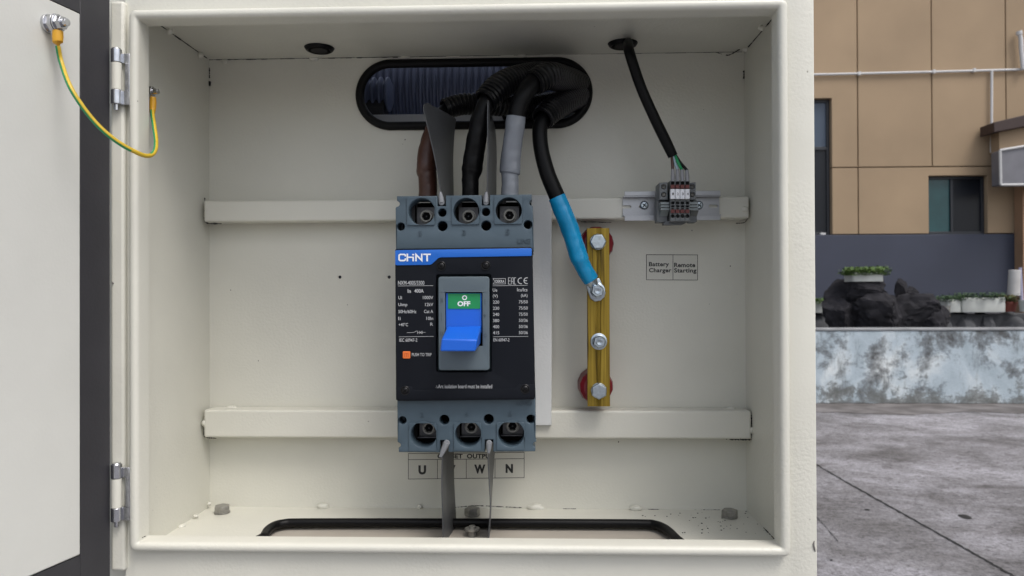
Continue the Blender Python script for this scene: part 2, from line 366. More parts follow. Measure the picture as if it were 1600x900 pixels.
# ---- low painted wall
def lowwall_mat():
    M = bpy.data.materials.new('stained_blue_white_paint'); M.use_nodes = True; n = M.node_tree; b = n.nodes['Principled BSDF']; L = n.links
    tc = n.nodes.new('ShaderNodeTexCoord')
    def nz(sc3, det, off=(0, 0, 0), rough=.6, dist=.5):
        mp = n.nodes.new('ShaderNodeMapping'); mp.inputs['Scale'].default_value = sc3; mp.inputs['Location'].default_value = off; L.new(tc.outputs['Object'], mp.inputs[0])
        t = n.nodes.new('ShaderNodeTexNoise'); t.inputs['Scale'].default_value = 1; t.inputs['Detail'].default_value = det; t.inputs['Roughness'].default_value = rough; t.inputs['Distortion'].default_value = dist
        L.new(mp.outputs[0], t.inputs['Vector']); return t.outputs[0]
    def ramp(src, st):
        r = n.nodes.new('ShaderNodeValToRGB'); L.new(src, r.inputs[0]); e = r.color_ramp.elements
        e[0].position, e[0].color = st[0][0], (*st[0][1], 1); e[1].position, e[1].color = st[-1][0], (*st[-1][1], 1)
        for p, c in st[1:-1]: k = e.new(p); k.color = (*c, 1)
        return r.outputs[0]
    def mixc(fac, x, y, mode='MIX'):
        k = n.nodes.new('ShaderNodeMix'); k.data_type = 'RGBA'; k.blend_type = mode
        if isinstance(fac, float): k.inputs[0].default_value = fac
        else: L.new(fac, k.inputs[0])
        for sck, val in ((6, x), (7, y)):
            if isinstance(val, tuple): k.inputs[sck].default_value = (*val, 1)
            else: L.new(val, k.inputs[sck])
        return k.outputs[2]
    base = ramp(nz((1.6, 1.6, 1.1), 6), [(.3, (.27, .33, .37)), (.5, (.41, .48, .53)), (.66, (.64, .68, .69))])
    st = ramp(nz((2.2, 2.2, 2.0), 12, (3.3, 0, 1), .72, .25), [(.50, (0, 0, 0)), (.55, (.55, .55, .55)), (.64, (1, 1, 1))])
    c1 = mixc(st, base, (.07, .072, .075))
    st2 = ramp(nz((6, 6, 1.6), 8, (9, 0, 4), .72, .1), [(.53, (0, 0, 0)), (.68, (.75, .75, .75)), (.8, (.9, .9, .9))])
    c2 = mixc(st2, c1, (.085, .09, .085))
    # stains gather toward the foot of the wall
    sx = n.nodes.new('ShaderNodeSeparateXYZ'); L.new(tc.outputs['Object'], sx.inputs[0])
    mr = n.nodes.new('ShaderNodeMapRange'); L.new(sx.outputs[2], mr.inputs[0]); mr.inputs[1].default_value = .45; mr.inputs[2].default_value = 0; mr.inputs[3].default_value = 0; mr.inputs[4].default_value = .22
    ad = n.nodes.new('ShaderNodeMath'); ad.operation = 'ADD'; L.new(mr.outputs[0], ad.inputs[0]); L.new(nz((3.2, 3, 4), 12, (1, 0, 7), .76, .3), ad.inputs[1])
    st3 = ramp(ad.outputs[0], [(.63, (0, 0, 0)), (.68, (.7, .7, .7)), (.80, (1, 1, 1))])
    c3 = mixc(st3, c2, (.12, .125, .12))
    L.new(c3, b.inputs['Base Color']); b.inputs['Roughness'].default_value = .75
    bp = n.nodes.new('ShaderNodeBump'); bp.inputs['Distance'].default_value = .01; bp.inputs['Strength'].default_value = .5
    L.new(nz((25, 25, 25), 6), bp.inputs['Height']); L.new(bp.outputs[0], b.inputs['Normal'])
    return M
LW = lowwall_mat(); WTOP = P(1400, 517, WY).z
lw = thing('low_wall', (6, WY, GZ), 'low parapet of flaking pale blue paint with black mould stains along the yard', 'wall')
B().box(-4, 16, WY, WY+.24, GZ, WTOP).obj('wall_body', LW, lw, bevel=.012)
CAPM = mat('weathered_cap', (.30, .31, .32), .8, bump=.5, bscale=18, var=.4, vscale=3)
B().box(-4, 16, WY-.012, WY+.26, WTOP+.001, WTOP+.032).obj('coping', CAPM, lw, bevel=.01)

# ---- building
BY = 12.5
TAN = mat('tan_render', (.37, .268, .168), .8, bump=.5, bscale=40, var=.22, vscale=.7, detail=8)
PLI = mat('slate_plinth_paint', (.045, .052, .080), .7, bump=.3, bscale=30, var=.22, vscale=.8, detail=7)
DKF = mat('dark_window_frame', (.022, .025, .032), .4)
GLS = mat('dark_glass', (.010, .012, .017), .3, spec=.3)
TEAL = mat('teal_film', (.02, .085, .095), .25, var=.3, vscale=3)
WPIPE = mat('white_pipe', (.55, .55, .55), .5)
bl = thing('building', (xz(1500, 400, BY)[0], BY, GZ), 'tan rendered building with dark windows and slate blue base beyond the yard', 'building')
B().box(-8, 22, BY+.3, BY+8, GZ, 8).obj('wall', mat('building_core', (.03, .028, .026), .9), bl)
zp = P(1400, 366, BY).z; zm = P(1400, 261, BY).z
cols = [P(x, 300, BY).x for x in (1225-116*k for k in range(7, 0, -1))]
gx = lambda px: P(px, 300, BY).x
gz_ = lambda py: P(1400, py, BY).z
def panel(pts, name='facade_panel'):
    return B().plate(pts, [], BY, BY+.298, .006, res=1).obj(name, TAN, bl, ang=30)
e = .009
topz = 7.5
def rectp(x0, x1, z0, z1): return [(x0+e, z0+e), (x1-e, z0+e), (x1-e, z1-e), (x0+e, z1-e)]
xs = cols+[gx(1225), gx(1341), gx(1457), gx(1573)]+[gx(1690+116*k) for k in range(5)]
x1236, x1300, z152 = gx(1236), gx(1300.5), gz_(152)
w2 = (gx(1451), gx(1543), gz_(275), zp)
for i, (a, b_) in enumerate(zip(xs, xs[1:])):
    if i == 7:      # column with the tall window
        panel([(a+e, zm+e), (x1236, zm+e), (x1236, z152), (x1300, z152), (x1300, zm+e), (b_-e, zm+e), (b_-e, topz-e), (a+e, topz-e)][:8])
        panel(rectp(x1300-e, b_, zp, zm))
    elif i == 8:
        panel(rectp(a, b_, zm, topz))
        panel([(a+e, zp+e), (w2[0], zp+e), (w2[0], w2[2]), (w2[1], w2[2]), (w2[1], zp+e), (xs[10]+.25, zp+e), (xs[10]+.25, zm-e), (a+e, zm-e)])
    elif i == 9: panel(rectp(a, b_, zm, topz))
    else:
        panel(rectp(a, b_, zm, topz)); panel(rectp(a if i != 10 else a+.25+e, b_, zp, zm))
    panel(rectp(a, b_, topz, 8))
B().box(-8, 22, BY-.01, BY+.297, GZ, zp-.006).obj('plinth', PLI, bl, bevel=.01)
def window(x0, x1, z0, z1, mull, panes, hz=None):
    f = B(); y0 = BY+.10; t = .05
    f.box(x0, x0+t, y0, y0+.06, z0, z1).box(x1-t, x1, y0, y0+.06, z0, z1).box(x0+t, x1-t, y0, y0+.06, z1-t, z1).box(x0+t, x1-t, y0, y0+.06, z0, z0+t)
    if mull: f.box(mull-.022, mull+.022, y0-.004, y0+.056, z0+t, z1-t)
    if hz: f.box(x0+t, x1-t, y0-.004, y0+.056, hz-.03, hz+.03)
    fo = f.obj('window', DKF, bl, bevel=.004)
    for (a, b_, c, d, ma) in panes: B().box(a, b_, y0+.03, y0+.036, c, d).obj('pane', ma, fo)
    return fo
a, b_, c, d = w2[0], w2[1], zp, w2[2]; mu = gx(1492)
window(a, b_, c, d, mu, [(a+.05, mu-.02, c+.05, d-.05, TEAL), (mu+.02, b_-.05, c+.05, d-.05, GLS)])
a, b_, c, d = gx(1236), gx(1300), zp, z152; hzz = gz_(229)
SKYG = mat('upper_glass', (.05, .075, .115), .35)
window(a, b_, c, d, None, [(a+.05, b_-.05, hzz+.03, d-.05, SKYG), (a+.05, b_-.05, c+.05, hzz-.03, GLS)], hzz)
B().box(gx(1283), gx(1291), BY+.03, BY+.11, zp, zp+.035).obj('latch', WPIPE, bl, bevel=.006)
# white conduit pipes on the facade
pp = thing('conduit_pipe', (gx(1545), BY-.04, gz_(266)), 'thin white conduit pipe running level across the tan wall with a branch turning down', 'pipe')
B().tube([P(1150, 118.5, BY-.04), P(1300, 116, BY-.04), P(1450, 112.5, BY-.04), P(1620, 108, BY-.04)], .021, 10).obj('level_pipe', WPIPE, pp)
B().tube([P(1549.5, 110.5, BY-.05), P(1549.5, 160, BY-.05), P(1549, 238, BY-.05), P(1552, 241, BY-.05), P(1562, 243, BY-.05)], .021, 10).obj('branch_pipe', WPIPE, pp)
for x_, y_ in ((1341, 116), (1457, 113), (1520, 111)):
    B().box(P(x_, y_, BY).x-.02, P(x_, y_, BY).x+.02, BY-.065, BY-.001, P(x_, y_, BY).z-.03, P(x_, y_, BY).z+.03).obj('clip', WPIPE, pp)
o = B().tube([P(1593, 53, BY-.1), P(1595, 60, BY-.1), P(1596, 80, BY-.1), P(1599, 109, BY-.1)], .035, 10).cyl(P(1593, 54, BY-.1), P(1592, 49, BY-.1), .05, .05, 12).obj('vent_pipe', WPIPE)
tag(o, 'short upright white vent pipe with a capped head at the upper right wall', 'pipe')
# annex at the right, with brown eaves and a unit hung below
AY = 12.2
an = thing('annex', (P(1620, 300, AY).x, AY, GZ), 'small tan annex with dark brown sloping eaves at the right edge', 'annex')
ax = P(1562, 300, AY).x
FAS = mat('brown_fascia', (.035, .018, .015), .6, bump=.2, bscale=30)
B().box(ax, ax+4, AY, BY-.02, P(1580, 236, AY).z, P(1580, 200, AY).z).obj('upper_wall', TAN, an)
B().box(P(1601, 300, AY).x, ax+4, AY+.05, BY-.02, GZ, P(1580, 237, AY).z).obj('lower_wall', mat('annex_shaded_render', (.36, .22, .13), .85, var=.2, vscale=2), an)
a0, a1, b0, b1 = P(1553, 191, AY-.15), P(1700, 156, AY-.15), P(1553, 207, AY-.15), P(1700, 178, AY-.15)
B().hexa([b0, b1, b1+V((0, .40, 0)), b0+V((0, .40, 0)), a0, a1, a1+V((0, .40, 0)), a0+V((0, .40, 0))]).obj('eaves', FAS, an, bevel=.01)
UG = mat('unit_grey', (.17, .17, .19), .5, var=.2, vscale=4); UW = mat('unit_edge', (.5, .5, .5), .5)
un = thing('air_conditioner', P(1600, 292, AY-.25), 'grey air conditioner housing with pale edges hung below the annex eaves', 'air conditioner')
u = [P(1563, 289, AY-.25), P(1690, 288, AY-.25), P(1690, 214, AY-.25), P(1562, 235, AY-.25)]
sh = V((0, .24, 0)); B().hexa([u[0], u[1], u[1]+sh, u[0]+sh, u[3], u[2], u[2]+sh, u[3]+sh]).obj('housing', UG, un, bevel=.01)
for p, q in ((u[0], u[3]), (u[3], u[2]), (u[0], u[1])): B().tube([p-V((0, .01, 0)), q-V((0, .01, 0))], .022, 8).obj('edge_trim', UW, un)
# pots ledge and planters behind the low wall
LY = 10.6
ST = mat('ledge_stone', (.075, .078, .085), .85, bump=.8, bscale=9, var=.5, vscale=5)
ld = thing('stone_ledge', (P(1480, 500, LY).x, LY+.3, GZ), 'dark rubble stone ledge behind the low wall carrying the planters', 'ledge')
zl = P(1500, 488.5, LY).z
x_ = P(1272, 490, LY).x-2.6; k = 0
while x_ < 9.5:
    ww = random.uniform(.28, .55); hh = zl-.02-random.uniform(0, .03)
    B().ico((x_+ww/2, LY+.3, zl-.32), .5, 3, (ww*1.12, .62, .66), .16, 2.2, k).obj('stone', ST, ld, ang=25); x_ += ww; k += 1
B().box(-1, 9.8, LY+.12, LY+.9, GZ, zl-.03).obj('core', ST, ld)
RK = mat('dark_basalt', (.030, .029, .034), .9, spec=.25, bump=1, bscale=22, var=.6, vscale=9)
def rock(px, py, wpx, hpx, y, seed, label):
    c = P(px, py, y); r = m(1, y); bb = B(); g = bmesh.ops.create_icosphere(bb.b, subdivisions=4, radius=1)
    rnd = random.Random(seed); cuts = []
    for k in range(16):          # an angular block: the sphere shaved by random planes
        a = rnd.uniform(0, 2*PI); z_ = rnd.uniform(-.6, 1); q = math.sqrt(max(0, 1-z_*z_)); cuts.append((V((math.cos(a)*q, math.sin(a)*q, z_)).normalized(), rnd.uniform(.62, .92)))
    for v in g['verts']:
        co = v.co*1.12
        for n_, d_ in cuts:
            o_ = co.dot(n_)-d_
            if o_ > 0: co = co-n_*o_
        co = co*(1+.10*noise.noise(co*3.1+V((seed, 0, 0)))-.16*abs(noise.noise(co*5.5+V((0, seed, 0))))+.05*noise.noise(co*13))
        v.co = c+V((co.x*wpx*r*.54, co.y*wpx*r*.36, co.z*hpx*r*.54))
    return tag(bb.obj('boulder', RK, ang=14), label, 'rock', 'dark rocks piled behind the low wall')
RY = 9.9
rock(1338, 462, 96, 62, RY, 3, 'tall blocky dark boulder at the back of the rock pile')
rock(1356, 452, 66, 34, RY-.30, 31, 'flat dark stone directly beneath the topmost planter')
rock(1312, 492, 56, 62, RY-.2, 5, 'dark boulder at the left foot of the rock pile')
rock(1368, 492, 96, 70, RY-.25, 8, 'broad dark boulder low in the middle of the rock pile')
rock(1424, 488, 92, 64, RY-.1, 11, 'flat topped dark boulder right of the rock pile middle')
rock(1460, 497, 56, 50, RY-.2, 14, 'low dark boulder at the right end of the rock pile')
rock(1408, 452, 20, 42, RY+.1, 17, 'small upright jagged stone on top of the rock pile')
rock(1424, 460, 24, 22, RY+.2, 19, 'little rounded stone right of the upright jagged stone')
FOAM = mat('foam_white', (.55, .57, .54), .7, bump=.3, bscale=60, var=.25, vscale=5)
LEAFA = mat('leaf_green', (.11, .20, .04), .6, var=.5, vscale=20)
LEAFB = mat('leaf_dark', (.05, .11, .04), .6, var=.5, vscale=20)
SOIL = mat('soil', (.03, .022, .016), .9)
def leaves(name, x0, x1, y, dy, z, h, ma, parent, nb=150, size=.035):
    bb = B()
    for i in range(nb):
        c = V((random.uniform(x0, x1), y+random.uniform(-dy, dy), z+h*random.random()**1.2*(.5+.5*noise.noise(V((i*.37, 0, 0))))+.0))
        t = random.uniform(0, 2*PI); d = V((math.cos(t), math.sin(t), random.uniform(-.1, 1))).normalized(); s_ = d.cross(V((0, 0, 1))).normalized()*size*.35
        L_ = size*random.uniform(.6, 1.5); bb.face([c, c+d*L_*.5+s_, c+d*L_+V((0, 0, -.2*L_)), c+d*L_*.5-s_])
    for i in range(max(3, nb//12)):
        p = V((random.uniform(x0, x1), y+random.uniform(-dy, dy)*.6, z)); bb.tube([p, p+V((random.uniform(-.03, .03), 0, h*.7))], .004, 4)
    return bb.obj(name, ma, parent, ang=180)
def planter(pix, y, label, lf=LEAFA, h=.14, nb=150, leaf=True, spread=.03, name='foam_planter', ma=FOAM):
    x0, y0, x1, y1 = pix; a, b_ = P(x0, y1, y), P(x1, y0, y); zt = b_.z
    t = thing(name, ((a.x+b_.x)/2, y+.15, a.z), label, 'planter', 'foam box planters')
    w_, o_ = b_.x-a.x, .022
    out = rrect(a.x, y, b_.x, y+.32, .03, 3); inn = rrect(a.x+o_, y+o_, b_.x-o_, y+.32-o_, .02, 3)
    B().plate(out, [inn], a.z, zt, .004, 'z', 1).obj('box', ma, t)
    B().box(a.x+.01, b_.x-.01, y+.01, y+.31, a.z+.005, zt-.035).obj('soil', SOIL, t)
    if leaf: leaves('foliage', a.x-spread, b_.x+spread, y+.13, .19, zt-.035, h, lf, t, int(nb*1.4), .045)
    return t
planter((1333, 426, 1381, 440), RY-.42, 'white foam planter with trailing green leaves on top of the dark rock pile', LEAFA, .17, 900, spread=.07)
planter((1262, 471, 1294, 489), LY, 'small white foam planter at the far left next to the metal cabinet edge', LEAFA, .12, 300)
planter((1480, 468, 1502, 488), LY, 'narrow plain white foam planter between the rocks and the long planter', LEAFB, .14, 200)
planter((1503, 465, 1572, 488), LY, 'long white foam planter with stained side and low green shoots', LEAFB, .16, 420)
pl = thing('bush', (P(1480, 470, LY+.5).x, LY+.6, zl), 'low dark green bush behind the white foam planters', 'bush')
leaves('foliage', P(1446, 470, LY+.5).x, P(1512, 470, LY+.5).x, LY+.55, .2, zl, .36, LEAFB, pl, 700, .06)
pl = thing('dry_plant', (P(1467, 480, LY).x, LY-.1, zl-.1), 'straggly dry plant at the right end of the rock pile', 'plant')
leaves('foliage', P(1458, 470, LY).x, P(1474, 470, LY).x, LY-.1, .1, zl-.1, .3, mat('dry_leaf', (.13, .11, .08), .8), pl, 160, .04)
TERR = mat('terracotta', (.20, .05, .035), .6, var=.2, vscale=9)
pt = thing('flower_pot', P(1584, 487, LY), 'red terracotta flower pot with straggling green plant beside the long planter', 'flower pot')
c = P(1584, 487, LY); c.y += .13
B().lathe(c, (0, 0, 1), [(0, .085), (.12, .115), (.12, .125), (.15, .125), (.15, .11), (.11, .10)], 20).obj('pot', TERR, pt)
leaves('foliage', c.x-.17, c.x+.12, c.y, .12, c.z+.13, .17, mat('leaf_olive', (.12, .12, .04), .7, var=.5, vscale=15), pt, 300, .05)
RW = mat('roll_white', (.52, .51, .50), .6, var=.2, vscale=6)
o = B().cyl(P(1584, 462, LY+.35), P(1586, 422, LY+.35), .088, .085, 20).obj('foam_roll', RW, bevel=.006); tag(o, 'upright off white roll leaning by the wall behind the red pot', 'roll')
o = B().cyl(P(1596, 470, LY+.3), P(1594, 418, LY+.3), .028, .022, 12).obj('plastic_rod', mat('lilac_plastic', (.35, .34, .46), .5)); tag(o, 'thin lilac rod standing right of the off white roll', 'rod')
o = B().lathe(P(1602, 487, LY-.1), (0, 0, 1), [(0, .07), (.16, .085), (.17, .09), (.17, .08)], 16).obj('plastic_cup', FOAM); tag(o, 'plain white tub at the right edge beside the red pot', 'tub')

# ================================================================== ENCLOSURE
LD = .0215; BW = .20; FY = .010                     # back wall plane, front face plane
XL, XR, ZT, ZB = -.4143, .2553, .2954, -.2688
enc = thing('electrical_enclosure', (-.08, .3, GZ), 'large cream powder coated metal enclosure standing open with the breaker inside', 'enclosure')
slot_o = lambda: None
def stadium(px0, py0, px1, py1, y, n=14):
    a = P(px0, py1, y); b_ = P(px1, py0, y); r = (b_.z-a.z)/2; return rrect(a.x, a.z, b_.x, b_.z, r*.999, n)
slotc = stadium(563, 96, 919, 198, BW)
T = .0015
def pth(px, py, r): q = P(px, py, BW); return circ(q.x, q.z, r, 14)
B().plate([(XL, ZB), (XR, ZB), (XR, ZT), (XL, ZT)], [slotc, pth(531, 433, m(2.6, BW)), pth(608, 433, m(2.6, BW))], BW, BW+.0016).obj('back_wall', CREAM, enc)
for nm, x0, x1 in (('side_wall', XL-.0016, XL), ('side_wall', XR, XR+.0016)):
    B().box(x0, x1, .0233, BW+.004, ZB, ZT).obj(nm, CREAM, enc)
# ceiling with two cable holes
gl1, gl2 = PZ(499, 74.5, ZT), PZ(973, 67.5, ZT)
B().plate([(XL-.0018, LD+.0018), (XR+.0018, LD+.0018), (XR+.0018, BW+.003), (XL-.0018, BW+.003)], [circ(gl1.x, gl1.y, .0125), circ(gl2.x, gl2.y, .0125)], ZT, ZT+.0016, 0, 'z').obj('ceiling_panel', CREAM, enc)
# floor with wide cable cutout
cpx = [PZ(a, b_, ZB) for a, b_ in ((412, 840), (418, 830), (429, 822.5), (446, 818.8), (470, 817.8), (600, 817.6), (735, 818), (870, 818.6), (1000, 819.4), (1023, 821), (1037, 826), (1047, 833), (1057, 843))]
cutf = .045; co = [(p.x, p.y) for p in cpx]+[(cpx[-1].x+.006, cutf+.008), (cpx[-1].x-.008, cutf), (cpx[0].x+.008, cutf), (cpx[0].x-.006, cutf+.008)]
B().plate([(XL-.0018, LD+.0018), (XR+.0018, LD+.0018), (XR+.0018, BW+.003), (XL-.0018, BW+.003)], [co], ZB-.0016, ZB, 0, 'z').obj('floor_panel', CREAM, enc)
tp = cr([(x_, y_, ZB) for x_, y_ in co]+[(co[0][0], co[0][1], ZB)], 6)[:-1]
def trim(name, pts, r, ma, parent, label=None):
    return B().tube(pts, r, 12, cyc=True).obj(name, ma, parent, label=label)
trim('rubber_trim', [V(p)+V((0, 0, .001)) for p in tp], .0048, RUB, enc)
trim('rubber_trim', [V((x_, BW-.002, z_)) for x_, z_ in slotc], m(6.8, BW), RUB, enc)
# front face
fx0, fx1 = P(195, 450, FY).x, P(1272, 60, FY).x

l_in = [xz(232, 41, LD), xz(1207, 24.5, LD), xz(1209, 843.5, LD), xz(232, 838, LD)]
lx0 = (l_in[0][0]+l_in[3][0])/2; lx1 = (l_in[1][0]+l_in[2][0])/2; lz1 = (l_in[0][1]+l_in[1][1])/2; lz0 = (l_in[2][1]+l_in[3][1])/2
LW_ = .0092
TOPZ = .46
hx0 = fx1
B().plate([(fx0, GZ+.12), (hx0, GZ+.12), (hx0, TOPZ), (fx0, TOPZ)], [[(lx0-LW_*.6, lz0-LW_*.6), (lx1+LW_*.6, lz0-LW_*.6), (lx1+LW_*.6, lz1+LW_*.6), (lx0-LW_*.6, lz1+LW_*.6)]], FY, FY+.004, .0012).obj('front_panel', CREAM, enc)
B().box(fx1-.003, fx1-.001, FY+.0045, 1.3, GZ+.12, TOPZ).obj('side_panel', CREAM, enc)
B().box(P(172, 450, FY).x, P(172, 450, FY).x+.002, FY+.03, 1.3, GZ+.12, TOPZ).obj('side_panel', CREAM, enc)
B().box(fx0, fx1-.004, 1.30, 1.302, GZ+.12, TOPZ).obj('rear_panel', CREAM, enc)
B().box(fx0-.02, fx1, .03, 1.29, GZ, GZ+.118).obj('skid_base', DARKB, enc)
# roof, left open above the cable compartment so that daylight falls behind the slot
B().plate([(fx0-.02, FY+.0045), (fx1-.004, FY+.0045), (fx1-.004, 1.299), (fx0-.02, 1.299)], [[(-.36, .27), (.22, .27), (.22, .62), (-.36, .62)]], TOPZ+.0005, TOPZ+.002, 0, 'z').obj('roof', CREAM, enc)
# raised lip round the opening (rounded channel)
def lip():
    bb = B(); n = 5; R = .0075
    prof = [(0.0, LD+.0005), (0.0, .0050), (.0003, .0034), (.0010, .0018), (.0022, .0006), (.0036, 0.0), (.0060, 0.0), (.0078, .0007), (.0089, .0022), (LW_, .004), (LW_, FY+.0005)]
    def loop(off):
        x0, x1, z0, z1 = lx0-off, lx1+off, lz0-off, lz1+off; r = .0012+off*.55
        return rrect(x0, z0, x1, z1, r, n)
    rings = [[V((x_, dy, z_)) for x_, z_ in loop(off)] for off, dy in prof]
    return bb.loft(rings, caps=False)
lp = lip().obj('door_lip', CREAM, enc, ang=50)
# interior return from lip to the walls
B().plate([(XL-.001, ZB-.001), (XR+.001, ZB-.001), (XR+.001, ZT+.001), (XL-.001, ZT+.001)], [[(lx0-.0002, lz0-.0002), (lx1+.0002, lz0-.0002), (lx1+.0002, lz1+.0002), (lx0-.0002, lz1+.0002)]], LD, LD+.0016).obj('return_flange', CREAM, enc)
# left hinge post
hp0, hp1 = P(171.5, 450, .004).x, P(194, 450, .004).x
zb_, zt_ = P(180, 893, .004).z, P(180, 1, .004).z
B().box(hp0, hp1, .004, .03, zb_, zt_).obj('hinge_post', CREAM, enc, bevel=.003, seg=3)
B().box(fx0-.03, fx0+.004, .024, .0255, GZ+.12, TOPZ).obj('hinge_channel', CREAM, enc)
# hinges
for (ya, yb_, yc, yd, ye) in ((77, 98, 141, 163, 172), (725, 747, 793, 814, 823)):
    hxp = 182; yy = -.001; pc = P(hxp, ya, yy); rr = m(8.3, yy)
    hg = B().cyl(P(hxp-.2, ya, yy), P(hxp, yb_, yy), rr, rr, 24).cyl(P(hxp, yc, yy), P(hxp, yd, yy), rr, rr, 24)
    a_ = P(hxp-1, ya+6, yy); b_ = P(201, yd, yy)
    hg.box(a_.x, b_.x, .0005, .0025, P(190, yb_, yy).z, a_.z).box(a_.x, b_.x, .0005, .0025, b_.z, P(190, yc, yy).z).box(P(193.5, 0, yy).x, b_.x, .0005, .0025, P(190, yc, yy).z, P(190, yb_, yy).z)
    h = hg.obj('hinge', CHROME, enc, bevel=.0005)
    B().cyl(P(hxp, yb_+.6, yy), P(hxp, yc-.6, yy), rr*.93, rr*.93, 24).obj('knuckle', CREAM, h)
    B().cyl(P(hxp, ya-1.6, yy), P(hxp, ya+.5, yy), rr*.75, rr*.9, 20).cyl(P(hxp, yd, yy), P(hxp, ye, yy), rr*.42, rr*.38, 16).obj('pin', CHROME, h)
# mounting rails
def rail(pl_, pr_, yt, ybm, yf):
    a = P(pl_, ybm, yf); b_ = P(pr_, yt, yf)
    return B().box(a.x, b_.x, yf, BW-.0002, a.z, b_.z).obj('mounting_rail', CREAM, enc, bevel=.0028, seg=4)
r1 = rail(318, 1171, 306.5, 347, .172); r2 = rail(318, 1174, 642, 684, .172)
# seams, welds
def seam(pts, wpx, name='seam_gap', jit=.5):
    bb = B(); out = cr([tuple(p) for p in pts], 12)
    for i in range(len(out)-1):
        if random.random() < .05: continue
        a, b_ = V(out[i]), V(out[i+1]); r = random.uniform(1-jit, 1+jit)*m(wpx, BW)*.5
        bb.tube([a, b_], [r, r*random.uniform(.7, 1.2)], 5)
    return bb.obj(name, GAP, enc)
cz = lambda px, py: PZ(px, py, ZT-.0002)
def wall_l(y, z): return V((XL, y, z))
seam([V((XL, .045, ZT)), V((XL, .11, ZT)), V((XL, BW, ZT))], 2.6)
seam([V((XL, BW, ZT)), V((XL+.06, BW, ZT)), V((XL+.16, BW, ZT)), V((XL+.24, BW, ZT))], 1.8)
seam([V((XL+.25, BW, ZT)), V((XR-.22, BW, ZT)), V((XR-.05, BW, ZT)), V((XR, BW, ZT))], .9)
seam([V((XR, .04, ZT)), V((XR, .1, ZT)), V((XR, BW-.02, ZT))], 2.2)
seam([V((XR-.035, BW, ZT)), V((XR-.02, BW, ZT-.004)), V((XR-.008, BW-.01, ZT))], 1.5)
for (x_, z0, z1, ww) in ((XL, .285, .272, 2.6), (XL, .268, .262, 5), (XR, .272, .262, 4)):
    seam([V((x_, BW, z0)), V((x_, BW, (z0+z1)/2)), V((x_, BW, z1))], ww)
seam([P(690, 794, BW), P(720, 792, BW), P(745, 790, BW), P(790, 792, BW), P(815, 793, BW)], 1.1)
seam([P(400, 794, BW), P(440, 794, BW), P(560, 794.5, BW)], .8)
seam([P(880, 795, BW), P(900, 795, BW)], 1.2); seam([P(1012, 796, BW), P(1030, 796, BW)], 1.5); seam([P(1085, 797, BW), P(1125, 797, BW)], 1.6)
seam([V((XR, .13, ZB)), V((XR, .10, ZB)), V((XR, .06, ZB))], 1.9)
seam([P(222, 840, .001), P(228, 837.5, .001)], 1.0); 
for pts, ww in (([P(320, 309, .175), P(320, 335, .175)], 1.4), ([P(319, 340, .175), P(324, 348.5, .175), P(346, 349.5, .175)], 1.8), ([P(320, 650, .175), P(320, 657, .175)], 2), ([P(319.5, 668, .175), P(320, 682, .175), P(338, 685, .175)], 1.7),
                ([P(328, 641, .19), P(354, 641, .19), P(357, 636, .19)], 1), ([P(1150, 349, .18), P(1164, 347, .175), P(1170, 336, .175)], 1.2), ([P(1174, 649, .175), P(1174.5, 668, .175), P(1173, 684, .175)], 1.6),
                ([P(1140, 686, .176), P(1155, 686.5, .176), P(1173, 687, .176)], 2.2), ([P(1130, 641, .19), P(1140, 640, .19), P(1168, 641, .19)], 1.2), ([P(880, 640.5, .19), P(1000, 641, .19), P(1128, 641, .19)], .9), ([P(908, 346.5, .18), P(955, 347.5, .18)], 1.0)):
    seam(pts, ww)
def weld(p, rp, sc=(1, .6, .8), sd=0):
    return B().ico(p, m(rp, BW), 2, sc, .35, 1.6, sd).obj('weld_bead', CREAM, enc, ang=60)
for i, (p, rp, sc) in enumerate(((P(352, 96, BW), 6, (1, .5, .7)), (P(491, 91, BW), 8, (1.1, .6, .6)), (P(633, 90, BW), 7, (1.2, .5, .6)), (P(815, 89, BW), 7, (1.2, .5, .6)), (P(313, 86, BW-.03), 6, (.7, .7, .9)), (P(266, 49, .06), 6, (.7, .9, .7)),
        (P(1165, 76, BW-.01), 7, (.8, .8, .9)), (P(1190, 44, .07), 5, (.8, .8, .8)), (P(362, 638, .192), 9, (1.2, .6, .5)), (P(602, 639, .192), 8, (1.4, .6, .4)), (P(1142, 639, .192), 7, (1.2, .6, .6)), (P(504, 791, BW-.003), 7, (1.4, .6, .7)), (P(656, 792, BW-.002), 4, (1, .7, .9)),
        (P(836, 793, BW-.002), 9, (1.5, .6, .6)), (P(993, 794, BW-.003), 8, (1.2, .7, .6)), (P(284, 822, .12), 6, (1, 1.3, .5)), (P(306, 806, .15), 4, (1, 1.1, .5)), (P(327, 787, .19), 4, (.8, .8, .8)), (P(320, 661, .175), 7, (.7, .6, .8)), (P(1174, 672, .175), 6, (.7, .6, .9)), (P(1164, 327, .172), 6, (.9, .4, .8)), (P(1148, 341, .18), 5, (.7, .6, .5)))):
    weld(p, rp, sc, i)
dirt = B()
for i in range(70):
    px_ = random.gauss(1100, 70); py_ = random.uniform(799, 838)
    if px_ > 1195 or px_ < 900 or (px_ < 1050 and py_ > 810): continue
    q = PZ(px_, py_, ZB+.0004); dirt.ico(q, random.uniform(.0003, .0009), 1, (1.4, 1.4, .5))
for i in range(30):
    q = P(random.gauss(1160, 12), random.uniform(682, 688), .18+random.uniform(-.005, .008)); dirt.ico(q, random.uniform(.0003, .0008), 1)
for i in range(16):
    q = P(random.uniform(340, 1150), random.uniform(110, 770), BW-.0003); dirt.ico(q, random.uniform(.0003, .0008), 1, (1, .3, 1.4))
do = dirt.obj('dirt_specks', GAP, enc); do['kind'] = 'stuff'
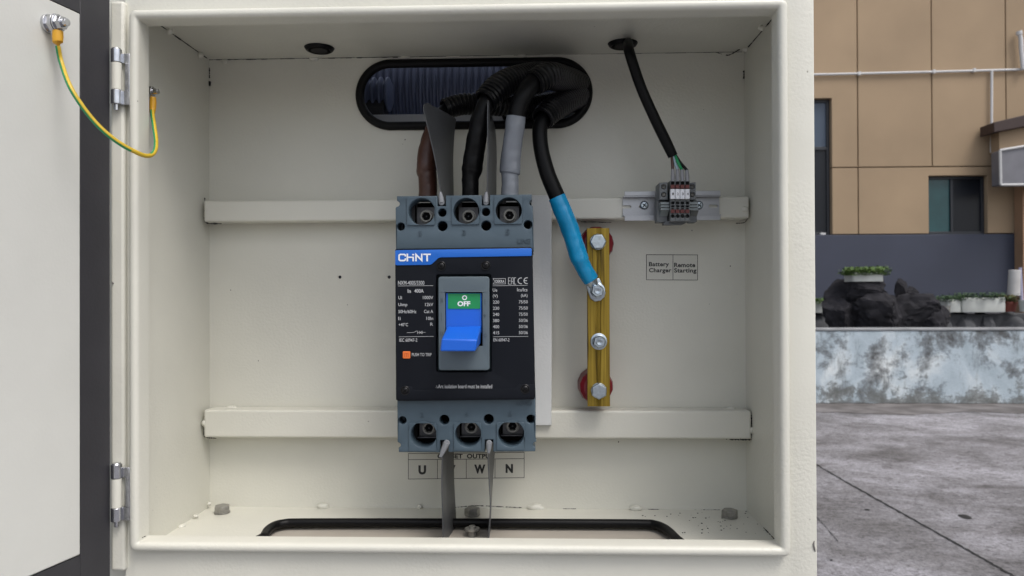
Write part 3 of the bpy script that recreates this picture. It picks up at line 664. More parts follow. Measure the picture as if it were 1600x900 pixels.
# chips in the paint edge
CHIP = mat('chipped_paint', (.16, .15, .14), .7)
for pts in ([P(1272.5, 845, FY-.0003), P(1271, 851, FY-.0003), P(1272.5, 857, FY-.0003), P(1274, 862, FY-.0003)], [P(174.5, 440, .0035), P(176.5, 442, .0035), P(176, 444, .0035)]):
    B().tube(pts, [.0003, .0009, .0009, .0003][:len(pts)], 6).obj('paint_chip', CHIP, enc)
# lower tray seen through the cutout
TRAY = mat('beige_tray', (.46, .42, .36), .6, var=.15, vscale=12)
B().box(XL, XR, .024, BW+.10, ZB-.0085, ZB-.0075).obj('lower_tray', TRAY, enc)
# floor bolts
HX = 2*PI/12
def hexbolt(p, d, rw, rh, hh, ma, parent, name='hex_bolt', washer=True, rot=.2, hw=.0016):
    prof = B(); p = V(p); d = V(d)
    if washer: prof.lathe(p, d, [(0, rw), (hw, rw)], 28); p = p+d*hw
    prof.lathe(p, d, [(0, rh), (hh*.85, rh), (hh, rh*.88)], 6, rot)
    o = prof.obj(name, ma, parent, bevel=.0003); return o
for px_, py_, rt in ((347, 801, .1), (738, 805, .5), (1140, 808, .3)):
    hexbolt(PZ(px_, py_, ZB+.0004), (0, 0, 1), m(12.6, .15), m(12.8, .15), .0075, STEEL, enc, 'floor_bolt', True, rt)
q = PZ(738, 838, ZB-.0074)
B().lathe(q, (0, 0, 1), [(0, .0050), (.0075, .0050), (.0075, .0085), (.0092, .0085), (.0092, .0040), (.0120, .0036)], 20).obj('lower_stud', STEEL, enc)
# cable grommets
for q in (gl1, gl2):
    B().lathe(q+V((0, 0, -.0042)), (0, 0, 1), [(.0005, .0125), (0, .0140), (.0012, .0162), (.004, .0178), (.0044, .0125), (.012, .0118), (.012, .0100), (.0005, .0100), (.0005, .0125)], 32).obj('cable_grommet', RUB, enc)
B().cyl(gl1+V((0, 0, .013)), gl1+V((0, 0, .016)), .02).obj('grommet_cap', HOLE, enc)
# ---- door
DA = math.radians(11.2)
dd = V((-math.sin(DA), -math.cos(DA), 0)); dn = V((math.cos(DA), -math.sin(DA), 0))     # along the door, inner face normal
H0 = P(172.5, 450, -.001)
def D(s, z, off=0): return V((H0.x, H0.y, 0))+dd*s+dn*off+V((0, 0, z))
s_of = lambda p: (p-H0).dot(dd)
pa = PN(123.5, 22, H0, dn); pb = PN(123.5, 866, H0, dn); s1 = s_of(pa); dzt, dzb = pa.z, pb.z; DLEN = .64
def slab(s0, s1_, z0, z1, o0, o1): return B().hexa([D(s0, z0, o1), D(s1_, z0, o1), D(s1_, z0, o0), D(s0, z0, o0), D(s0, z1, o1), D(s1_, z1, o1), D(s1_, z1, o0), D(s0, z1, o0)])
door = slab(0, DLEN, dzb-s1, dzt+s1, -.022, -.002).obj('door', CREAM, enc, bevel=.002)
for args in ((.0005, s1-.0012, dzb-s1+.0005, dzt+s1-.0005), (s1-.0012, DLEN-s1, dzt+.0012, dzt+s1-.0005), (s1-.0012, DLEN-s1, dzb-s1+.0005, dzb-.0012), (DLEN-s1, DLEN-.0005, dzb-s1+.0005, dzt+s1-.0005)):
    slab(*args, -.0019, .0).obj('door_border', DARKB, door, bevel=.0006)
slab(s1+.0002, DLEN-s1-.0015, dzb, dzt, -.0019, .0012).obj('door_lining', DOORC, door, bevel=.0008)
# earth stud on the door and on the inner wall
sp_ = PN(73, 38, H0, dn)+dn*.0012
st = B(); st.lathe(sp_, dn, [(0, .0085), (.003, .0085)], 28).lathe(sp_+dn*.003, dn, [(0, .0072), (.0055, .0066)], 6, .3).lathe(sp_+dn*.0088, dn, [(0, .0082), (.0015, .0082)], 28).lathe(sp_+dn*.0108, dn, [(0, .0078), (.0012, .0078)], 28)
st.lathe(sp_+dn*.012, dn, [(0, .0066), (.005, .0060)], 6, .1).lathe(sp_+dn*.017, dn, [(0, .0036), (.004, .0034)], 16)
st.obj('earth_stud', CHROME, door, bevel=.0002)
ws = P(236, 143, .062); ws.x = XL
wq = ws.copy()
# the wall bolt shows just past the lip edge
bx = V((1, 0, 0)); yb2 = .042; zb2 = P(238, 143, yb2).z; bx0 = V((XL, yb2, zb2))
xe = P(243, 143, yb2).x-XL
sB = B(); sB.lathe(bx0, bx, [(0, .008), (.002, .008)], 24).lathe(bx0+bx*.002, bx, [(0, .0035), (xe-.006, .0035)], 14).lathe(bx0+bx*(xe-.0075), bx, [(0, .0062), (.005, .0058)], 6, .2).lathe(bx0+bx*(xe-.0025), bx, [(0, .0032), (.0055, .003)], 14).lathe(bx0+bx*(xe-.0095), bx, [(0, .0072), (.0014, .0072)], 24)
sB.obj('earth_stud', CHROME, enc, bevel=.0002)

# ---- earth wire (yellow/green)
ew = thing('earth_wire', P(240, 244, -.03), 'sagging yellow and green earth wire joining the door stud to the inside wall', 'wire')
wp0 = PN(88, 52, H0, dn); k0 = sp_+dn*.0095
w0 = k0+V((.001, .0, -.012))
pts = [tuple(w0+V((0, 0, -.008))), tuple(P(96, 98, w0.y+.004)), tuple(P(112, 140, -.085)), tuple(P(145, 187, -.075)), tuple(P(180, 219, -.062)), tuple(P(215, 239, -.045)), tuple(P(232, 243.5, -.030)), tuple(P(241.5, 237, -.016)), tuple(P(244, 222, .004)), tuple(P(241.5, 200, .018)), tuple(P(238.5, 180, .033)), tuple(P(238, 172, .040))]
wire = [V(q) for q in cr(pts, 9)]
B().tube(wire, .0021, 14).obj('yellow_insulation', YEL, ew)
low = min(range(len(wire)), key=lambda i: wire[i].z)
for i0, i1, sg in ((0, low-6, 1), (low+7, len(wire)-2, -1)):
    rows = [[] for _ in range(6)]
    for i in range(i0, i1):
        p = wire[i]; t = (wire[min(i+1, len(wire)-1)]-wire[max(i-1, 0)]).normalized(); fw = V((.48, -.88, 0))
        side = t.cross(fw).normalized()*sg; fw = (fw-t*fw.dot(t)).normalized()
        for k in range(6):
            a = math.radians(-15+k*18); rows[k].append(p+(side*math.cos(a)+fw*math.sin(a))*.0022)
    B().loft(rows, closed=False).obj('green_stripe', GRN, ew)
B().tube([w0+V((0, 0, .0055)), w0+V((0, 0, .005)), w0, w0+V((0, 0, -.005)), w0+V((.001, .0, -.0056))], [.0030, .0044, .0046, .0042, .0028], 16).obj('crimp_sleeve', SLV, ew, label='yellow crimp sleeve at the door end')
B().hexa([k0+V((-.004, -.001, -.012)), k0+V((.004, -.001, -.012)), k0+V((.004, .001, -.012)), k0+V((-.004, .001, -.012)), k0+V((-.005, -.001, .004)), k0+V((.005, -.001, .004)), k0+V((.005, .001, .004)), k0+V((-.005, .001, .004))]).obj('ring_lug', CHROME, ew)
q = P(239, 152, .041)
B().tube([q, P(239, 160, .041), P(238.5, 169, .041), P(238.2, 176, .039)], [.0030, .0035, .0033, .0027], 16).obj('crimp_sleeve', SLV, ew, label='yellow crimp sleeve at the inside wall end')

# ================================================================== COMPARTMENT BEHIND THE SLOT
RIB = mat('skylight_blue_duct', (.12, .145, .23), .4, var=.12, vscale=15)  # skylight's blue cast is put into this colour for duct and hose
du = []
x_ = -.405
pts, rad = [], []
c0 = P(700, 150, .37)
while x_ < .245:
    for kx, rr in ((0, .0815), (.0022, .0862), (.0048, .0862), (.007, .0815)):
        pts.append(V((x_+kx, .41, c0.z+.012))); rad.append(rr)
    x_ += .0098
o = B().tube(pts, rad, 40).obj('ribbed_duct', RIB); tag(o, 'wide horizontal ribbed duct seen dimly through the oval slot', 'duct')
pts, rad = [], []
for i in range(9):
    for kx, rr in ((0, .018), (.003, .0235), (.0055, .0235), (.008, .018)):
        pts.append(P(568, 148, .30)+V((i*.0095-.045+kx, 0, -.0))); rad.append(rr)
o = B().tube(pts, rad, 24).obj('ribbed_hose', RIB); tag(o, 'short ribbed hose end at the left inside the oval slot', 'hose')
o = B().cyl(P(575, 172, .30), P(603, 172, .30), .018, .018, 24).obj('hose_clamp', mat('dark_clamp', (.02, .02, .025), .4)); tag(o, 'dark round clamp below the short ribbed hose inside the oval slot', 'clamp')
BEAM = mat('bluish_beam', (.50, .52, .58), .45, var=.2, vscale=20)
zq = P(640, 183.5, .28).z
o = B().box(-.41, .262, .262, .40, zq-.03, zq).obj('cross_beam', BEAM, bevel=.001); tag(o, 'pale edged horizontal beam along the bottom inside the oval slot', 'beam')
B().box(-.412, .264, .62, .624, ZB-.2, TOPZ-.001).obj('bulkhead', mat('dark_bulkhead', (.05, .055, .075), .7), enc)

# ================================================================== CONDUITS AND POWER CABLES
def conduit(pix, label, step=.0050, n=22):
    pts, rads = path(pix, 40)
    # resample by arclength with ribs
    L_ = [0]
    for a, b_ in zip(pts, pts[1:]): L_.append(L_[-1]+(b_-a).length)
    def at(s):
        for i in range(len(L_)-1):
            if L_[i+1] >= s: t = (s-L_[i])/max(L_[i+1]-L_[i], 1e-9); return pts[i].lerp(pts[i+1], t), rads[i]*(1-t)+rads[i+1]*t
        return pts[-1], rads[-1]
    P_, R_ = [], []; s = 0
    while s+step < L_[-1]:
        for f, k in ((.0, .87), (.25, .87), (.40, 1.0), (.75, 1.0), (.92, .87)):
            p, r = at(s+f*step); P_.append(p); R_.append(r*k)
        s += step
    bb = B(); up = None; rings = []
    N = len(P_); rin = [r*.84 for r in R_]
    for i, p in enumerate(P_):
        t = (P_[min(i+1, N-1)]-P_[max(i-1, 0)]).normalized()
        if up is None: up = t.orthogonal().normalized()
        up = (up-t*up.dot(t)).normalized(); v = t.cross(up)
        rings.append([p+(up*math.cos(2*PI*k/n)+v*math.sin(2*PI*k/n))*R_[i] for k in range(n)])
    inner = []
    for i in range(0, min(26, N)):
        c = P_[i]; inner.append([c+(q-c)*.86 for q in rings[i]])
    bb.loft(inner[::-1]+rings, caps=False)
    o = bb.obj('corrugated_conduit', CONDM, ang=28)
    return tag(o, label, 'conduit', 'black corrugated conduits through the oval slot')
conduit([(694, 171, .146, 17), (722, 163, .156, 17), (760, 163, .168, 17), (810, 166, .19, 17), (870, 160, .25, 17), (930, 155, .33, 17)], 'black corrugated conduit lowest and leftmost, opening over the brown cable')
conduit([(758, 158, .103, 20.5), (780, 136, .116, 21.5), (808, 123, .14, 21), (850, 118, .19, 21), (900, 125, .26, 20), (950, 135, .34, 20)], 'black corrugated conduit arching up from the middle black cable')
conduit([(833, 130, .107, 20), (856, 119, .122, 21.5), (882, 124, .165, 21), (910, 135, .215, 20), (945, 150, .30, 20)], 'black corrugated conduit at upper right feeding the grey sleeved cable')
conduit([(847, 186, .125, 19), (862, 172, .14, 20), (885, 158, .17, 20), (910, 148, .215, 20), (950, 135, .32, 20)], 'black corrugated conduit at lower right feeding the blue sleeved cable')
conduit([(790, 176, .19, 15), (812, 178, .20, 15), (850, 170, .24, 15), (900, 160, .30, 15)], 'short stretch of black corrugated conduit behind the others at the slot bottom')

def cable(name, label, segs, loc, cat='cable', group='power cables into the top of the breaker'):
    t = thing(name, loc, label, cat, group)
    for nm, pix, ma in segs:
        pts, rd = path(pix, 12); bb = B(); bb.tube(pts, rd, 26)
        if nm == 'heat_shrink':
            bb.b.normal_update()
            for v in bb.b.verts: v.co += v.normal*(noise.noise(v.co*95)*.0007+noise.noise(v.co*230)*.00028)
        bb.obj(nm, ma, t, ang=50)
    return t
cable('power_cable', 'brown sleeved power cable entering the breaker at terminal 1', [
    ('heat_shrink', [(669, 312, .120, 14.3), (668.5, 290, .120, 14.3), (668, 275, .120, 14.5), (666.5, 268, .120, 15.6), (666.5, 261, .120, 16), (668, 245, .122, 15.8), (673, 222, .127, 15.6), (680, 203, .132, 15.5)], BROWN),
    ('insulation', [(679, 206, .132, 13.3), (686, 188, .138, 13.2), (696, 174, .151, 12), (712, 168, .158, 12), (735, 164, .166, 11)], BLACKC)], P(669, 310, .12))
cable('power_cable', 'black sleeved power cable entering the breaker at terminal 3', [
    ('heat_shrink', [(735, 312, .110, 13.3), (735, 290, .110, 13.4), (735.5, 277, .110, 13.6), (737, 268, .110, 15.8), (738, 262, .110, 16.2), (741, 240, .108, 15.8), (746, 210, .106, 15.8), (753, 180, .105, 15.8)], BLACKC),
    ('insulation', [(752, 184, .105, 13.8), (759, 163, .106, 13.8), (768, 148, .112, 13.8), (784, 134, .12, 13), (805, 124, .14, 12)], BLACKC)], P(735, 310, .11))
cable('power_cable', 'grey sleeved power cable entering the breaker at terminal 5', [
    ('heat_shrink', [(797, 312, .110, 13.6), (797, 290, .110, 13.6), (797, 274.5, .110, 13.3), (797.3, 270, .110, 15.9), (797.5, 263, .110, 16.4), (799, 240, .108, 15.4), (803, 210, .105, 15.3), (806, 182, .103, 15.3)], GREYSH),
    ('insulation', [(805.5, 190, .103, 13.8), (810, 168, .103, 14), (819, 148, .104, 14.5), (833, 130, .11, 14.5), (852, 121, .12, 14)], BLACKC)], P(797, 310, .11))
nc = cable('neutral_cable', 'black cable with bright blue sleeve bolted to the brass bar', [
    ('insulation', [(862, 172, .14, 12.5), (848, 188, .132, 12), (843.5, 205, .128, 12), (846, 235, .125, 12), (855, 270, .124, 12.4), (866, 297, .124, 12.6), (875, 318, .125, 12.8)], BLACKC),
    ('heat_shrink', [(870, 308, .125, 13.8), (881, 334, .126, 14.2), (892, 362, .128, 14.2), (900, 388, .130, 14.0), (905.5, 404, .131, 14.3), (908, 411, .132, 12.8), (915, 424, .135, 12.6), (923, 437, .138, 12.5)], CYAN)], P(932, 455, .14), group=None)

# ================================================================== BREAKER
GYF, CYF, EYF = .078, .068, .0615          # grey base front, black cover front, escutcheon front
br = thing('circuit_breaker', P(728, 706, GYF), 'three pole moulded circuit breaker with black face, blue toggle and slate grey ends', 'circuit breaker')
wp = B().pbox(700, 305, 862, 665, .166, .1715).obj('mounting_plate', WHITE_PLATE, bevel=.001); tag(wp, 'pale flat mounting plate showing right of the breaker', 'plate')
X = lambda px, y=GYF: P(px, 450, y).x
def pix(pts, y): return [xz(a, b_, y) for a, b_ in pts]
def pc(px, py, r, y, n=28): q = P(px, py, y); return circ(q.x, q.z, m(r, y), n)
def prr(x0, y0, x1, y1, r, y, n=5):        # rounded rectangle slanted like the photo
    a = P(x0, y1, y); b_ = P(x1, y0, y); return rrect(a.x, a.z, b_.x, b_.z, m(r, y), n)
# upper and lower terminal ends
def arcn(cx, cy, r, a0, a1, n=6): return [(cx+r*math.cos(math.radians(a0+(a1-a0)*i/n)), cy-r*math.sin(math.radians(a0+(a1-a0)*i/n))) for i in range(n+1)]
up = [(620, 306.5)]+[(683.5, 306), (683.5, 322), (696.5, 322), (696.5, 305.5), (752.5, 304.8), (752.5, 321), (765.5, 321), (765.5, 304.5), (831, 303.5)]
up += [(831, 313)]+arcn(831.5, 317, 4.5, 100, 260)+[(832.5, 322), (834, 392), (618.5, 394), (618, 325), (619.5, 323)]+arcn(620, 318.5, 4.5, -80, 80)+[(620, 313)]
uh = [(659, 331, 20.8), (729, 330, 20.8), (794.5, 328.5, 20.8)]
usm = [(626.3, 354, 6.3), (691, 332.2, 6.6), (691.3, 353.2, 7.9), (759.2, 331.2, 6.6), (759.6, 352.6, 7.9), (825, 351, 6.8)]
base1 = B().plate(pix(up, GYF), [pc(*h, GYF, 32) for h in uh]+[pc(*h, GYF, 20) for h in usm], GYF, GYF+.022, .0008).obj('line_end', BASE, br)
lo = [(620.5, 620), (836.5, 618), (837, 690)]+arcn(837.3, 695, 4.5, 80, 260)+[(836.5, 704), (836.5, 705.5), (770.5, 706), (770.5, 687), (757.5, 687), (757.5, 706.3), (700.5, 706.5), (700.5, 688), (687.5, 688), (687.5, 707), (623, 706.5), (623, 701)]+arcn(621.5, 696, 4.5, -80, 80)+[(621, 690)]
lh = [(662, 679, 20.3), (731, 678.5, 20.3), (798.3, 678, 20.3)]
lsm = [(628.8, 656.8, 6.3), (694.3, 656, 7.8), (763.5, 655, 7.9), (829.2, 655, 6.9)]
base2 = B().plate(pix(lo, GYF), [pc(*h, GYF, 32) for h in lh]+[pc(*h, GYF, 20) for h in lsm], GYF, GYF+.022, .0008).obj('load_end', BASE, br)
a_, b2 = P(622, 690, GYF), P(831, 325, GYF)
B().box(P(623, 400, GYF).x, P(830, 400, GYF).x, GYF+.044, .1655, P(700, 703.5, GYF).z, P(700, 309, GYF).z).obj('housing_back', HOLE, br)
zu, zl_ = P(700, 393, GYF).z, P(700, 620, GYF).z
B().box(a_.x, b2.x, GYF+.0225, GYF+.0435, zl_, zu).obj('housing_core', BASE, br)
for (xa, xb, ya) in ((622, 682.5, 307.5), (698, 751.5, 307), (767, 830, 306), (624, 686, 703.5), (702, 756, 703), (772, 835, 702.5)):
    q, r_ = P(xa, ya+1, GYF), P(xb, ya-1, GYF); B().box(q.x, r_.x, GYF+.0222, GYF+.0438, q.z, r_.z).obj('end_closure', BASE, br)
# side cheeks of both ends, so the ends have depth
for (x0, x1, za, zb3) in ((619.5, 624, 324, 392), (828, 832.5, 324, 392), (622, 627, 622, 692), (832, 836.5, 622, 692)):
    q, r_ = P(x0, zb3, GYF), P(x1, za, GYF); B().box(q.x, r_.x, GYF+.0222, .165, q.z, r_.z).obj('side_cheek', BASE, br)
# frames round the terminal holes, beads in slots
for cx, cy in ((658.3, 329.5), (728, 328.5), (794.5, 327.8)):
    o1 = prr(cx-22.5, cy-22.5, cx+21.5, cy+23, 3, GYF); B().plate(o1, [pc(cx+.5, cy+1, 21.2, GYF, 32)], GYF-.0014, GYF-.0001, .0004).obj('terminal_surround', BASE, br, ang=30)
for cx, cy in ((661, 681.5), (731, 681), (798, 680.3)):
    o1 = prr(cx-22, cy-21, cx+21.5, cy+23.5, 3, GYF); B().plate(o1, [pc(cx+.7, cy-2.5, 20.8, GYF, 32)], GYF-.0014, GYF-.0001, .0004).obj('terminal_surround', BASE, br, ang=30)
# connectors inside
TM = mat('terminal_metal', (.10, .10, .105), .38, 1, bump=.1, bscale=400, var=.3, vscale=200)
for i, (cx, cy, s) in enumerate(((667, 338.5, 1), (732.5, 338.5, 1), (796.5, 337, 1), (671, 668, -1), (737, 666.5, -1), (801, 665, -1))):
    yb3 = GYF+.024; t = B()
    if s > 0: t.pbox(cx-16, cy-15, cx+15, cy+17, yb3, yb3+.006)
    else: t.pbox(cx-16, cy-16, cx+17, cy+13, yb3, yb3+.006).pbox(cx-19, cy+14.6, cx+16, cy+16.8, yb3-.008, yb3+.004)
    to = t.obj('connector', TM if s < 0 else TM, br, bevel=.0004)
    q = P(cx, cy, yb3)
    def ringp(r0, r1, h): return [(0, r1), (h, r1), (h, r0), (0.0015, r0), (0.0015, 1e-5)]
    B().lathe(q, (0, -1, 0), [(0, m(11, yb3)), (.001, m(11, yb3)), (.0012, m(9.5, yb3))], 28).lathe(q+V((0, -.0012, 0)), (0, -1, 0), [(0, m(9.3, yb3)), (.0045, m(9.3, yb3)), (.005, m(8.8, yb3)), (.005, m(7.0, yb3)), (.001, m(6.8, yb3)), (.0009, 1e-5)], 28).obj('terminal_screw', STEEL, to, ang=30)
    B().cyl(q+V((0, -.0020, 0)), q+V((0, -.0026, 0)), m(6.9, yb3), m(6.9, yb3), 6).obj('socket', HOLE, to)
    B().cyl(q+V((0, -.0026, 0)), q+V((0, -.0034, 0)), m(1.5, yb3), m(.9, yb3), 10).obj('centre_pin', TM, to)
    jx = -1 if i % 3 < 2 else -1
    B().pbox(cx-24, cy-26*s if s > 0 else cy-20, cx-19, cy+20 if s > 0 else cy+30, yb3-.006, yb3+.01).obj('jaw', HOLE if i % 2 else mat('dull_jaw', (.02, .02, .022), .5, .3), to)
B().pbox(640, 312, 652, 352, GYF+.030, GYF+.034).pbox(708, 312, 722, 350, GYF+.030, GYF+.034).pbox(775, 310, 790, 318, GYF+.02, GYF+.034).obj('inner_parts', mat('dark_inner', (.03, .03, .032), .45), br)
# embossed characters (raised, in a darker slate than the ends)
EMB = mat('slate_embossing', (.046, .072, .094), .45)
for s, bx_ in (('1', (655, 361, 658.5, 368.5)), ('3', (722, 359.5, 728, 367.5)), ('5', (790, 358, 796.5, 366.5)), ('LINE', (809, 373, 829, 380.5)), ('2', (656, 645, 662, 652)), ('4', (725.5, 644, 731.5, 651)), ('6', (793.5, 643, 800, 650.5)), ('LOAD', (807, 626.5, 831.5, 634))):
    text_mesh(B(), s, bx_, GYF-.0004, .0005, bold=.01).obj('embossed_text', EMB, br, ang=30)
# black cover with toggle opening
cov = [(617, 391), (619, 388.6), (829, 385.7), (832, 388), (836.5, 621), (834, 624.3), (622, 626.8), (618.5, 624.5)]
cvo = B().plate(pix(cov, CYF), [prr(682, 429, 767, 581, 3, CYF)], CYF, GYF-.0004, .0012, res=3).obj('front_cover', COVER, br)
# shallow raised centre field edge
B().plate(pix([(618.5, 606), (643, 604), (646, 609.5), (806, 607.5), (809, 601.5), (834.2, 600), (834.7, 621.5), (619.5, 624)], CYF-.0004), [], CYF-.0005, CYF+.0005, .0003).obj('lower_step', COVER, br)
band = [(617.3, 392), (619, 391), (829, 387.8), (830.8, 389), (830.8, 399), (829.5, 400), (688, 402.2), (685, 403.2), (675.5, 412), (672, 413.9), (620, 414.6), (617.5, 413.2)]
bo = B().plate(pix(band, CYF-.0008), [], CYF-.0009, CYF+.0004, .0003).obj('blue_band', BBLUE, br)
# logo: heavy wide strokes
lg = B(); yL = CYF-.0011
def seg(pts, wd=2.5): pline(lg, [(612+a/17.78, 380+b/17.78) for a, b in pts], wd, yL, .0002)
seg([(378, 350), (376, 325), (350, 312), (238, 312), (208, 334), (208, 460), (236, 482), (350, 482), (376, 466), (380, 440)], 2.3)
seg([(435, 312), (435, 482)]); seg([(460, 392), (575, 392)], 2.2); seg([(598, 396), (598, 482)], 2.5); seg([(590, 318), (606, 318)], 2.2)
seg([(676, 482), (676, 316), (836, 478), (836, 312)], 2.4)
seg([(897, 310), (1068, 310)], 2.2); seg([(985, 330), (985, 482)])
lg.obj('logo_lettering', WPRINT, bo)
# printed specification text
yT = CYF-.0003
def T_(s, b_, bold=.0, sp=1.0, dy_=0): text_mesh(B(), s, b_, yT-dy_, .0001, bold, sp).obj('printed_text', PRINT, br)
def LN_(pts, wd, dy_=0): pline(B(), pts, wd, yT-dy_, .0001).obj('printed_line', PRINT, br)
T_('NXM-400S/3300', (622, 438.8, 663, 445), .004); LN_([(622, 446.8), (676.5, 446.3)], .55)
T_('In', (637, 451.8, 642, 457.6), .02); T_('400A', (647.5, 451.5, 662, 457.4), .02)
for a, b_, yy, wa, wb in (('Ui', '1000V', 462.3, 5.5, 16), ('Uimp', '12kV', 473.2, 14, 12.5), ('50Hz/60Hz', 'Cat A', 484.0, 28, 14.3), ('Ii', '10In', 494.8, 3.4, 10.5)):
    dsc = 1.3 if 'p' in a else 0
    T_(a, (622.5, yy+.2, 622.5+wa, yy+5.4+dsc), .006); T_(b_, (676.8-wb, yy, 676.8, yy+5.2), .006)
T_('+40°C', (623, 504.5, 637.5, 509.8), .006); T_('R', (672.3, 504.2, 676.5, 509))
LN_([(636, 519.8), (646, 519.6), (651.5, 517)], .5); LN_([(652, 519.5), (664.5, 519.3)], .5)
LN_([(652.5, 517.3), (652.5, 521.7)], .5); LN_([(655, 517.5), (659, 521.5)], .5); LN_([(655, 521.5), (659, 517.5)], .5); LN_([(659.8, 517.5), (659.8, 521.5)], .5)
LN_([(623.5, 526.3), (677.2, 525.6)], .55); T_('IEC 60947-2', (624, 528.8, 652, 534), .006)
T_('PUSH TO TRIP', (643.5, 551.6, 674.3, 556.6), .006)
T_('Arc isolation board must be installed', (684.5, 600.6, 769, 606.8), .004, 1, .0003)
LN_([(680.8, 606), (682.4, 602.6), (684, 606), (680.8, 606)], .35, .0003)
# right column
LN_([(770.4, 435.4), (789.6, 435.1), (789.9, 443.5), (770.5, 443.9)], .6); LN_([(770.5, 443.9), (773.3, 439.6), (770.4, 435.4)], .6)
T_('DEKRA', (774.2, 437.3, 788.2, 441.9), .025)
# conformity marks
for pts in ([(797.6, 434), (794.4, 434), (794.4, 444), (797.6, 444)], [(794.4, 439), (797.2, 439)], [(799, 444), (799, 435.2), (800, 434), (802, 434), (802, 444)], [(799, 439.8), (802, 439.8)], [(806, 434), (803.6, 434), (803.6, 444), (806, 444)]): LN_(pts, .75)
def arc(cx, cy, r, a0, a1, wd): LN_([(cx+r*math.cos(math.radians(a0+(a1-a0)*i/9)), cy-r*math.sin(math.radians(a0+(a1-a0)*i/9))) for i in range(10)], wd)
arc(814, 438.8, 4.6, 80, 280, 1.2); arc(823.2, 438.6, 4.6, 80, 280, 1.2); LN_([(819.4, 438.6), (822.8, 438.6)], 1.2)
LN_([(770.3, 446.6), (824, 445.8)], .55)
T_('Ue', (770, 450.7, 776.8, 455.8), .006); T_('Icu/Ics', (808, 449.9, 824, 455.3), .006); T_('(V)', (770, 459.9, 777.6, 466), .006); T_('(kA)', (814, 459.2, 824.2, 465.4), .006)
for s, s2, yy in (('220', '75/50', 469.2), ('230', '75/50', 478.9), ('240', '75/50', 488.5), ('380', '50/36', 498.1), ('400', '50/36', 507.7), ('415', '50/36', 517.2)):
    T_(s, (770.2, yy+.3, 780, yy+5.2), .006); T_(s2, (810.8, yy, 824.6, yy+4.9), .006)
LN_([(771, 526.2), (825, 525.6)], .55); T_('EN 60947-2', (771, 528.6, 796, 533.6), .006)
# trip button
tb = B().plate(prr(629.3, 549, 641, 560.2, 1.6, CYF-.0012), [], CYF-.0012, CYF+.0004, .0003).obj('trip_button', ORANGE, br)
tt = B(); y_ = CYF-.00122
pline(tt, [(632.5, 551.8), (637.8, 551.8), (637.8, 557.5)], .6, y_, .0001); pline(tt, [(632.5, 551.8), (632.5, 557.5)], .6, y_, .0001); pline(tt, [(635.2, 551.8), (635.2, 557.5)], .6, y_, .0001)
tt.obj('printed_mark', mat('dark_orange', (.45, .07, .012), .5), tb)
# cover screws
SCR = mat('black_screw', (.018, .018, .019), .3, .7)
for cx, cy in ((689.3, 415.8), (758.8, 415.2), (632.8, 610.5), (820.5, 608)):
    y0 = CYF-.0007
    so_ = B().lathe(P(cx, cy, y0), (0, -1, 0), [(-.001, m(7.4, y0)), (0, m(7.4, y0)), (.0003, m(6.8, y0)), (.0002, m(6.1, y0)), (-.0004, m(5.6, y0)), (0, m(5.2, y0)), (.0008, m(3.8, y0)), (.001, 1e-5)], 24).obj('screw', SCR, br, ang=40)
    cB = B(); q = P(cx, cy, y0)
    for k in (0, 1):
        a = math.radians(40+90*k); d_ = V((math.cos(a), 0, math.sin(a)))*m(3.6, y0); n_ = V((-math.sin(a), 0, math.cos(a)))*m(.8, y0); f = V((0, -.0011-.00004*k, 0)); bk = V((0, -.0003, 0))
        cB.hexa([q-d_-n_+f, q+d_-n_+f, q+d_-n_+bk, q-d_-n_+bk, q-d_+n_+f, q+d_+n_+f, q+d_+n_+bk, q-d_+n_+bk])
    cB.obj('cross_slot', HOLE, so_)
# escutcheon and toggle
win = prr(695.5, 456.5, 753.5, 541, 1.2, EYF)
B().plate(prr(685.3, 432, 764.2, 578.5, 4, EYF), [win], EYF, CYF+.003, .0009, res=3).obj('escutcheon', ESC, br)
B().pbox(686.5, 454.5, 763.2, 456.3, EYF-.0004, EYF+.0008).obj('escutcheon_ridge', ESC, br, bevel=.0002)
q0, q1 = P(690, 545, EYF), P(760, 450, EYF)
B().box(q0.x, q1.x, EYF+.009, EYF+.012, q0.z, q1.z).obj('toggle_well', HOLE, br)
eb = B(); ye = EYF-.0002
pline(eb, [(757.7, 468), (757.7, 475.5)], .6, ye); pline(eb, [(755.9, 492), (759.5, 492), (757.7, 495.5), (755.9, 492)], .5, ye)
for cx, cy in ((758.3, 524), (689.8, 521)): pline(eb, [(cx+2.1*math.cos(k*PI/6), cy+2.4*math.sin(k*PI/6)) for k in range(13)], .6, ye)
text_mesh(eb, 'ON', (688.2, 466, 691.8, 473), ye, .0002); pline(eb, [(689.8, 489), (689.8, 501)], .6, ye)
eb.obj('engraved_marks', mat('escutcheon_mark', (.06, .08, .09), .5), br)
YH = EYF+.003
tg = thing  # toggle: blue slider plate with the protruding handle
sl = B().pbox(696.8, 458, 752.4, 520, YH, YH+.005).obj('toggle', BLUE, br, bevel=.0004)
B().pbox(700, 458.6, 750.4, 482.4, YH-.0006, YH-.0001).obj('green_plate', GREEN, sl)
t = B(); text_mesh(t, 'O', (722, 461.3, 729.8, 469), YH-.0007, .0001, .03); text_mesh(t, 'OFF', (714.8, 470.6, 734.8, 478.6), YH-.0007, .0001, .04); t.obj('off_lettering', WPRINT, sl)
# handle: block reaching out towards the viewer and down
f_ = .026
hb = B().hexa([P(697, 536, YH-.001), P(750.5, 538, YH-.001), P(752.2, 508.5, YH-.001)+V((0, 0, 0)), P(698.5, 510, YH-.001),
               P(687.2, 549.4, f_), P(742.8, 549.5, f_), P(745.8, 531, f_), P(690, 529, f_)])
hb.obj('handle', BLUE, sl, bevel=.0018, seg=4)

